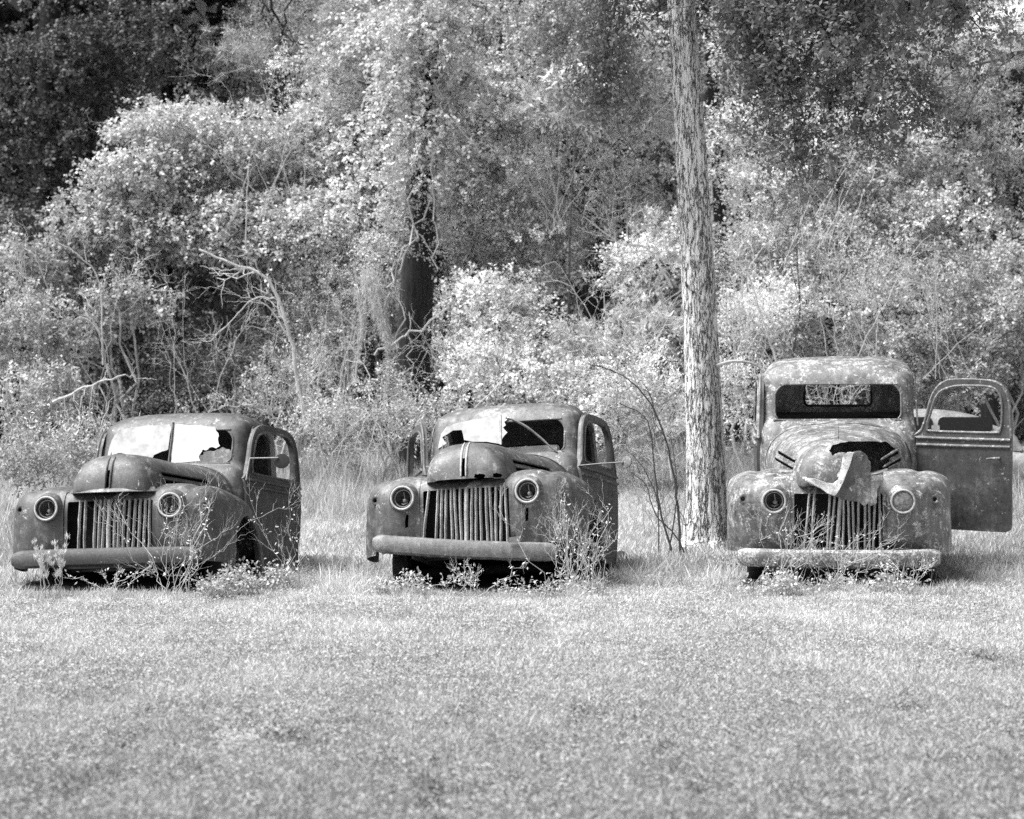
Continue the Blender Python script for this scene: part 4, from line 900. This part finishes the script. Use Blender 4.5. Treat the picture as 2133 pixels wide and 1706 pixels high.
def bramble(label, x, y, d, wpx, hpx, n, mt='twig', r=.006):
    lines = []
    for k in range(n):
        x0 = x + rng.uniform(-.5, .5) * wpx * .5; y0 = y + hpx * .5; x1 = x + rng.uniform(-.6, .6) * wpx; y1 = y - hpx * rng.uniform(.1, .55); xe = x1 + (x1 - x0) * rng.uniform(.2, .9); ye = y1 + rng.uniform(-.05, .5) * hpx
        dd = d + rng.uniform(-.4, .4); lines.append(([(x0, y0), ((x0 + x1) / 2 + rng.normal() * 8, (y0 + y1) / 2), (x1, y1), (xe, ye)], dd, r * rng.uniform(.6, 1.4)))
    root = None; mb = None
    off = px3(x, y + hpx * .5, d); root = empty('bramble', tuple(off), label, 'bramble', 'bare brambles in the wood edge')
    for pts, dd, q in lines:
        p = spline([px3(a, b, dd) for a, b in pts], 16); p[1:-1] += rng.normal(size=(14, 3)) * .012; mb = MB(); mb.tube(p - off, np.linspace(q, q * .3, 16), 5); twigs(mb, p - off, q * .4, 1, .35, .8, 5, .0); mb.build('cane', M[mt], root)
for a in (('tangle of pale canes over the dark hollow behind the left pickup', 420, 720, 28.8, 260, 330, 6), ('pale canes above the left pickup, near the left edge', 150, 640, 28.6, 240, 340, 8), ('canes crossing below the bright vines, left of the dark trunk', 700, 700, 28.4, 200, 300, 8),
          ('thin canes standing between the left and the middle pickup', 700, 900, 26, 180, 260, 9), ('canes arching behind the middle pickup roof', 1000, 780, 27.5, 240, 220, 8), ('canes in the bright bush left of the pine', 1290, 700, 27.5, 260, 320, 10),
          ('pale canes right of the pine, beside the tall pickup cab', 1560, 640, 27.5, 180, 320, 9), ('canes above the tall pickup roof', 1760, 620, 28, 300, 260, 8), ('canes above the open pickup door', 1980, 640, 28, 260, 300, 8), ('thin pale stems seen through the tall pickup rear window', 1745, 830, 26, 140, 160, 8),
          ('thin stems hanging in the upper vines, left of centre', 560, 300, 31.8, 300, 320, 7), ('pale twigs high up between the dark trunk and the pine', 1150, 330, 30, 300, 320, 7), ('twigs high above the tall pickup', 1700, 330, 30, 380, 360, 9)):
    bramble(*a)

# ------------------------------------------------------------------ dark sheets painting the shade under the trucks
def shade_sheet(root, label):
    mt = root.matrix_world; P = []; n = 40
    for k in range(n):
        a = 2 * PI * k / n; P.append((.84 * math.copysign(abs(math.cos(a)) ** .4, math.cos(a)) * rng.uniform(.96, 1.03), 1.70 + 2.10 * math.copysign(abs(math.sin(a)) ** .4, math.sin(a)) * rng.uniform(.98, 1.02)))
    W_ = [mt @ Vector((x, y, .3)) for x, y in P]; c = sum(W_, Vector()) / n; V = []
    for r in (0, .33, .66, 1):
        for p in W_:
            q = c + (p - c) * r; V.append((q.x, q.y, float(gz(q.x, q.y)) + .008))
    V = np.array(V).reshape(4, n, 3); A, Fc = grid(V, True); tag(mk('truck_shade', A, Fc, M['shade_sheet']), label, 'shade_sheet', kind='structure')
M['shade_sheet'] = plain('shade_dark', .025, 1, 0, .5, 20)  # near-black colour stands in for the shade beneath the trucks
shade_sheet(t1, 'dark sheet painting the shade under the left pickup'); shade_sheet(t2, 'dark sheet painting the shade under the middle pickup'); shade_sheet(t3, 'dark sheet painting the shade under the tall pickup')

# ------------------------------------------------------------------ old car behind the open door
def sedan():
    d = 28.0; bx = (2330 - CX) * d / F; root = empty('old_sedan', (bx, d, float(gz(bx, d))), 'pale old sedan half hidden behind the open pickup door', 'car'); g = float(gz(bx, d))
    root.rotation_euler = (0, 0, R_(172)); root.location.z = float(gz(bx, d)) - .26
    # local: x = length, y across; body
    L = 4.3; xs = np.linspace(0, L, 60); P = []
    def tp(x): return float(np.interp(x, [0, .1, .35, .9, 1.5, 2.1, 3.2, 3.9, 4.2, 4.3], [.42, .66, .80, .86, .90, .90, .88, .80, .62, .42]))
    def wd(x): return float(np.interp(x, [0, .15, .6, 1.5, 3, 3.9, 4.3], [.55, .72, .82, .86, .86, .78, .55]))
    for x in xs:
        h = tp(x); b = .30; row = []
        for t in np.linspace(0, 2 * PI, 48, endpoint=False):
            cx, sy = math.cos(t), math.sin(t); n = 3.2
            row.append((x, wd(x) * np.sign(cx) * abs(cx) ** (2 / n), (h + b) / 2 + (h - b) / 2 * np.sign(sy) * abs(sy) ** (2 / n)))
        P.append(row)
    V, Fc = grid(np.array(P), True); n = len(V); body = mk('body', V, [tuple(f) for f in Fc] + [tuple(range(48))[::-1], tuple(range(n - 48, n))], M['car'], root, True, 50); recalc(body.data)
    for x in (.85, 3.45):
        c = MB().lathe((x, -1.2, .34), (0, 1, 0), [(0, .001), (0, .36), (2.4, .36), (2.4, .001)], 32); cut(body, c, 'DIFFERENCE')
    P = []
    for u in np.linspace(0, 1, 40):
        x = 1.25 + 2.35 * u; h = .88 + .46 * (math.sin(PI * min(1, u * 1.0)) ** .45 if 0 < u < 1 else 0); row = []; 
        for t in np.linspace(0, PI, 30):
            cx, sy = math.cos(t), math.sin(t); n = 3.4; row.append((x, (.70 - .10 * (h - .86)) * np.sign(cx) * abs(cx) ** (2 / n), .84 + (h - .84) * abs(sy) ** (2 / n)))
        P.append(row)
    V, Fc = grid(np.array(P)); cabn = mk('roof', V, [tuple(f) for f in Fc], M['car'], root, True, 50); solid(cabn, .03, 0)
    for x0, x1 in ((1.62, 2.25), (2.35, 3.05)):
        w_ = rrect(x0, x1, .95, 1.24, .07, 4); cut(cabn, MB().prism([(x, -1.2, z) for x, z in w_], [(x, 1.2, z) for x, z in w_]))
    w_ = rrect(-.52, .52, .97, 1.22, .07, 4); cut(cabn, MB().prism([(.9, y, z) for y, z in w_], [(4.2, y, z) for y, z in w_]))
    for x0, x1 in ((1.60, 2.27), (2.33, 3.07)):
        w_ = rrect(x0, x1, .93, 1.26, .07, 4)
        for sg in (-1, 1): MB().prism([(x, sg * .625, z) for x, z in w_], [(x, sg * .615, z) for x, z in w_]).build('window', M['dark'], root)  # near-black panes stand in for the unlit inside of the car
    MB().tube([(-.12, y, .44) for y in np.linspace(-.8, .8, 9)], [.03] + [.055] * 7 + [.03], 10).build('bumper', M['car'], root)
    MB().tube([(4.42, y, .44) for y in np.linspace(-.8, .8, 9)], [.03] + [.055] * 7 + [.03], 10).build('bumper', M['car'], root)
    MB().box((.2, -.6, .32), (4.1, .6, .40)).build('underbody', M['dark'], root)
    for x in (.85, 3.45):
        for s in (-1, 1):
            wh = MB().lathe((x, s * .70, .30), (0, s, 0), [(-.08, .19), (-.08, .28), (-.04, .315), (.04, .315), (.08, .28), (.08, .19)], 30).build('wheel', M['rubber'], root)
            MB().lathe((x, s * .74, .30), (0, s, 0), [(0, .2), (.02, .15), (.05, .1), (.055, .01)], 24).build('hubcap', M['bulb'], wh)
    for s in (-1, 1): MB().lathe((.02, s * .55, .62), (-1, 0, 0), [(-.05, .10), (.03, .09), (.05, .06), (.06, .01)], 20).build('headlight', M['lens'], root)
M['car'] = rust('car_paint', .14, .25, .38, .1, seed=40)
sedan()

# ------------------------------------------------------------------ torn sheet metal on the nose of the tall pickup
def scrap():
    at, ray, plane = xf(t3); mt = t3.matrix_world
    z = lambda x, y: (1440 + x / 2.941, 700 + y / 2.941)
    def PT(x, y, dy): 
        q = plane(*z(x, y), (0, dy, 1.0), (0, 1, 0)); return mt @ q
    root = empty('torn_metal_piece', tuple(PT(930, 900, -.10)), 'bent pale piece of torn sheet metal lying over the nose of the tall pickup', 'scrap metal'); off = Vector(root.location)
    def sheet(name, loop, m_, th=.02, j=0):
        pts = [PT(*p) - off for p in loop]; b = [p + Vector((0, th, 0)) for p in pts]; o = MB().prism(pts, b).build(name, m_, root, 30, False)
        import bmesh
        q = bmesh.new(); q.from_mesh(o.data); bmesh.ops.recalc_face_normals(q, faces=q.faces); bmesh.ops.triangulate(q, faces=q.faces); bmesh.ops.subdivide_edges(q, edges=q.edges, cuts=3, use_grid_fill=True); q.to_mesh(o.data); q.free(); o.data.update(); dent(o, .016, 9, len(loop)); o.data.polygons.foreach_set('use_smooth', np.ones(len(o.data.polygons), dtype=bool)); o.data.set_sharp_from_angle(angle=math.radians(45)); return o
    # bright folded edge: a bent strip
    sheet('folded_edge', [(690, 868, -.10), (720, 872, -.12), (870, 905, -.16), (900, 880, -.16), (905, 850, -.15), (935, 730, -.12), (960, 712, -.11), (1000, 712, -.10), (985, 745, -.12), (945, 850, -.165), (915, 925, -.18), (880, 985, -.18), (700, 885, -.125)], M['scrap'], .03)
    sheet('grey_face', [(1000, 712, -.095), (1040, 712, -.08), (1080, 735, -.06), (1098, 790, -.06), (1098, 850, -.07), (1040, 868, -.09), (1000, 880, -.11), (1015, 940, -.13), (1010, 1010, -.14), (960, 1008, -.16), (880, 985, -.17), (915, 920, -.165), (948, 850, -.15), (985, 748, -.11)], M['scrapd'], .02)
    lp = [(985, 870, -.06), (1100, 855, -.05), (1180, 850, -.04), (1170, 905, -.05), (1135, 935, -.065), (1133, 1020, -.075), (1095, 1040, -.08), (1085, 1022, -.08), (1060, 1035, -.08), (1030, 1015, -.085), (1000, 1012, -.09), (1010, 940, -.08)]
    sheet('hanging_flap', lp, M['body3'], .012)
scrap()

# ------------------------------------------------------------------ grass
def in_truck(X, Y):
    out = np.zeros(len(X), bool)
    for t in (t1, t2, t3):
        Mi = np.array(t.matrix_world.inverted()); lx = Mi[0, 0] * X + Mi[0, 1] * Y + Mi[0, 3]; ly = Mi[1, 0] * X + Mi[1, 1] * Y + Mi[1, 3]
        out |= (np.abs(lx) < .80 + .05 * np.sin(Y * 23)) & (ly > -.26 + .05 * np.sin(X * 17) + .04 * np.sin(X * 41)) & (ly < 4.3)
    return out
def patch(X, Y, s, seed):
    r = np.random.default_rng(seed); v = 0
    for k in range(5):
        a, b, p = r.uniform(-1, 1, 3); f = s * 1.8 ** (k / 1.5); v = v + np.sin(X * f * a * 2 + Y * f * b + p * 9) * np.cos(Y * f * a - X * f * b * 1.5 + p * 5)
    return v / 2.2
def grass(name, label, y0, y1, n, h0, h1, w, margin=1.22, tone=1.0, lean=.9, sel=None):
    y = np.sqrt(rng.uniform(y0 ** 2, y1 ** 2, n)); x = rng.uniform(-.5, .5, n) * (2133 / F) * y * margin
    k = ~in_truck(x, y)
    if sel is not None: k &= sel(x, y)
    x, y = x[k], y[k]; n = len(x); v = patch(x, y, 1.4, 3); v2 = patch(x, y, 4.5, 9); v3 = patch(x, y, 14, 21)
    tone = tone * np.interp(y, [6.5, 9, 13, 17, 20, 34], [.50, .64, .9, 1.08, 1.08, 1.1]); h = rng.uniform(h0, h1, n) * np.clip(1 + .35 * v + .25 * v2, .35, 2)  # nearer turf toned down in place of a lens vignette
    P = np.stack([x, y, gz(x, y) - .004], 1); D = np.stack([rng.normal(size=n) * lean, rng.normal(size=n) * lean, np.ones(n)], 1)
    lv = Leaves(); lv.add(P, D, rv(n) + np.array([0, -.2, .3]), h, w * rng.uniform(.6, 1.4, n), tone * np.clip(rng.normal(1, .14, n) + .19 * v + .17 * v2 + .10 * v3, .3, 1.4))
    tag(lv.build(name, M['grass']), label, 'grass', kind='stuff')
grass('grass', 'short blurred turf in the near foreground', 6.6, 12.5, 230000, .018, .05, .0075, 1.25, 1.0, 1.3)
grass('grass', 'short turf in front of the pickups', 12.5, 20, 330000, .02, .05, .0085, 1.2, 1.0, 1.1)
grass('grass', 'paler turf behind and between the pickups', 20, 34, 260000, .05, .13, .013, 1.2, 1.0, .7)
grass('tall_grass', 'taller grass at the left edge and along the foot of the wood', 20, 33, 90000, .15, .42, .012, 1.25, .9, .35, lambda x, y: ((x < -.15 * y - .2) | ((y > 25) & (np.abs(x + .4) > -1)) ) & ~((x > 1.0) & (x < 2.3) & (y < 31)))
grass('tall_grass', 'unmown grass tufts round the pickups and the pine foot', 16.6, 20.5, 26000, .06, .2, .008, 1.2, 1.0, .5, lambda x, y: (patch(x, y, 2.1, 5) > .15) & (y > 17.9 - .2 * np.sin(x * 3)))

def front_band(x, y):
    out = np.zeros(len(x), bool)
    for t in (t1, t2, t3):
        Mi = np.array(t.matrix_world.inverted()); lx = Mi[0, 0] * x + Mi[0, 1] * y + Mi[0, 3]; ly = Mi[1, 0] * x + Mi[1, 1] * y + Mi[1, 3]
        out |= (np.abs(lx) < 1.05) & (ly < -.40) & (ly > -.70 + .12 * np.sin(x * 9) + .1 * np.sin(x * 23)) | (np.abs(np.abs(lx) - .93) < .1) & (ly > -.3) & (ly < 3)
    return out
grass('tall_grass', 'uneven fringe of longer grass growing against the three pickups', 16.5, 21.5, 160000, .02, .10, .006, 1.1, .95, .6, front_band)
# clover and small leaves in the turf
def clover():
    n = 60000; y = np.sqrt(rng.uniform(6.6 ** 2, 20.5 ** 2, n)); x = rng.uniform(-.5, .5, n) * (2133 / F) * y * 1.22
    k = ~in_truck(x, y) & (patch(x, y, 3.0, 11) > -.25); x, y = x[k], y[k]; n = len(x)
    lv = Leaves(); lv.add(np.stack([x, y, gz(x, y) + rng.uniform(.01, .035, n)], 1), np.stack([rng.normal(size=n), rng.normal(size=n), rng.normal(size=n) * .25], 1), np.array([0, 0, 1]) + rv(n) * .3, rng.uniform(.012, .028, n), rng.uniform(.01, .02, n), np.clip(rng.normal(.95, .12, n), .6, 1.2) * np.interp(y, [6.5, 13, 20], [.75, 1, 1.1]))  # near clover darkened too, continuing the vignette painted into the turf
    tag(lv.build('clover', M['grass']), 'small clover leaves scattered through the turf', 'clover', kind='stuff')
clover()
def tufts():
    pts = [(590, 1530), (1225, 1490), (950, 1487), (1640, 1640), (1895, 1480), (1470, 1632), (240, 1620), (160, 1640), (2060, 1572), (1995, 1580), (400, 1605), (900, 1665), (2055, 1365), (640, 1545), (1365, 1560), (890, 1628), (270, 1540)]
    P = []
    for (x, y) in pts:
        d = CH * F / (y - HOR); c = px3(x, y, d); m = 90; q = np.stack([rng.normal(c[0], .05, m), rng.normal(c[1], .12, m), np.zeros(m)], 1); q[:, 2] = gz(q[:, 0], q[:, 1]); P.append(q)
    P = np.concatenate(P); n = len(P); lv = Leaves(); lv.add(P, np.stack([rng.normal(size=n), rng.normal(size=n), np.ones(n) * .8], 1), rv(n), rng.uniform(.02, .055, n), rng.uniform(.006, .012, n), rng.uniform(.1, .6, n))
    tag(lv.build('dead_grass', M['grass']), 'small dark dead tufts dotted over the pale turf', 'grass', kind='stuff')
tufts()

# ------------------------------------------------------------------ weeds round the pickups
def weed(label, x, y, kind, h=.3, spread=.25, n=6, cat='weed', group='weeds round the pickups', tone=1.0):
    """x, y world; kind: leafy, dry, twiggy, plume"""
    g = float(gz(x, y)); mb = MB(); lv = Leaves(); has = False
    for k in range(n):
        a = np.array([rng.normal() * spread * .25, rng.normal() * spread * .2, 0]); b = np.array([rng.normal() * spread, rng.normal() * spread * .6, h * rng.uniform(.6, 1.1)])
        q = wander(a, a + b, 8, .3, -.02); mb.tube(q, np.linspace(.0032, .0014, 8), 4, False)
        if kind in ('twiggy', 'dry'): twigs(mb, q, .0016, 1, h * .3, .6, 4, .35)
        if kind == 'leafy':
            for z in q[3::2]: clump(lv, z, (.045, .035, .02), 'tiny', .9, tone, 1); has = True
        if kind == 'dry' or kind == 'twiggy':
            m = 14; i = rng.integers(2, 8, m); lv.add(q[i] + rng.normal(size=(m, 3)) * .02, rv(m), rv(m), rng.uniform(.015, .04, m), rng.uniform(.008, .016, m), tone * rng.uniform(.8, 1.3, m)); has = True
        if kind == 'plume':
            for z in q[3:]:
                m = 26; lv.add(z + rng.normal(size=(m, 3)) * .007, np.array([0, 0, 1]) + rv(m) * .6, rv(m), rng.uniform(.02, .05, m), .005, tone * rng.uniform(.9, 1.3, m)); has = True
    root = empty('weed', (x, y, g), label, cat, group); mb.build('stem', M['twig'], root)
    if has: lv.build('leaves', M['mid' if kind == 'leafy' else 'shrub'], root)
def WX(px, d): return (px - CX) * d / F
weed('tall feathery grass plume in front of the left pickup, at its left headlight', WX(95, 17.2), 17.2, 'plume', .42, .03, 4, 'grass plume')
weed('second feathery plume just right of the first, before the left bumper', WX(122, 17.25), 17.25, 'plume', .46, .03, 4, 'grass plume')
weed('bare twiggy weed standing before the right headlight of the left pickup', WX(362, 17.25), 17.25, 'twiggy', .78, .28, 12)
weed('leafy weed at the front wheel arch of the left pickup', WX(500, 17.4), 17.4, 'leafy', 0.150, 0.22, 7)
weed('leafy weed below the door of the left pickup', WX(560, 17.9), 17.9, 'leafy', 0.180, 0.20, 5)
weed('dry weed climbing beside the open door of the left pickup', WX(600, 18.2), 18.2, 'dry', .75, .16, 5)
weed('small sparse weed under the bumper of the left pickup', WX(230, 17.3), 17.3, 'dry', .22, .2, 6)
weed('low weed at the bumper right end of the left pickup', WX(430, 17.2), 17.2, 'leafy', 0.096, 0.18, 4)
weed('leafy weed under the bumper left end of the middle pickup', WX(835, 17.35), 17.35, 'leafy', 0.120, 0.20, 7)
weed('low dry weed under the bumper of the middle pickup', WX(985, 17.35), 17.35, 'dry', .26, .25, 7)
weed('tall dry thicket against the right fender of the middle pickup', WX(1190, 17.35), 17.35, 'twiggy', .72, .22, 14)
weed('leafy weed at the foot of the dry thicket by the middle pickup', WX(1200, 17.2), 17.2, 'leafy', 0.120, 0.22, 6)
weed('dry stems beside the rusted arch of the middle pickup', WX(1245, 17.7), 17.7, 'dry', .6, .14, 6)
weed('tangled dry weed climbing before the left headlight of the tall pickup', WX(1600, 17.7), 17.7, 'twiggy', .6, .26, 9)
weed('leafy weed under the bumper left end of the tall pickup', WX(1640, 17.5), 17.5, 'leafy', 0.108, 0.22, 7)
weed('tangled dry weed in front of the grille of the tall pickup', WX(1740, 17.6), 17.6, 'twiggy', .5, .32, 10)
weed('leafy weed under the bumper middle of the tall pickup', WX(1775, 17.45), 17.45, 'leafy', 0.090, 0.22, 5)
weed('leafy weed under the bumper right end of the tall pickup', WX(1880, 17.5), 17.5, 'leafy', 0.090, 0.20, 5)
weed('arching dry weed at the bumper right end of the tall pickup', WX(1900, 17.6), 17.6, 'twiggy', .3, .3, 8)
weed('weed between the pine foot and the tall pickup', WX(1530, 19.5), 19.5, 'leafy', 0.120, 0.20, 4)
weed('lone thin dry stalk in the open turf at the left', WX(585, 11.6), 11.6, 'dry', .24, .015, 1)
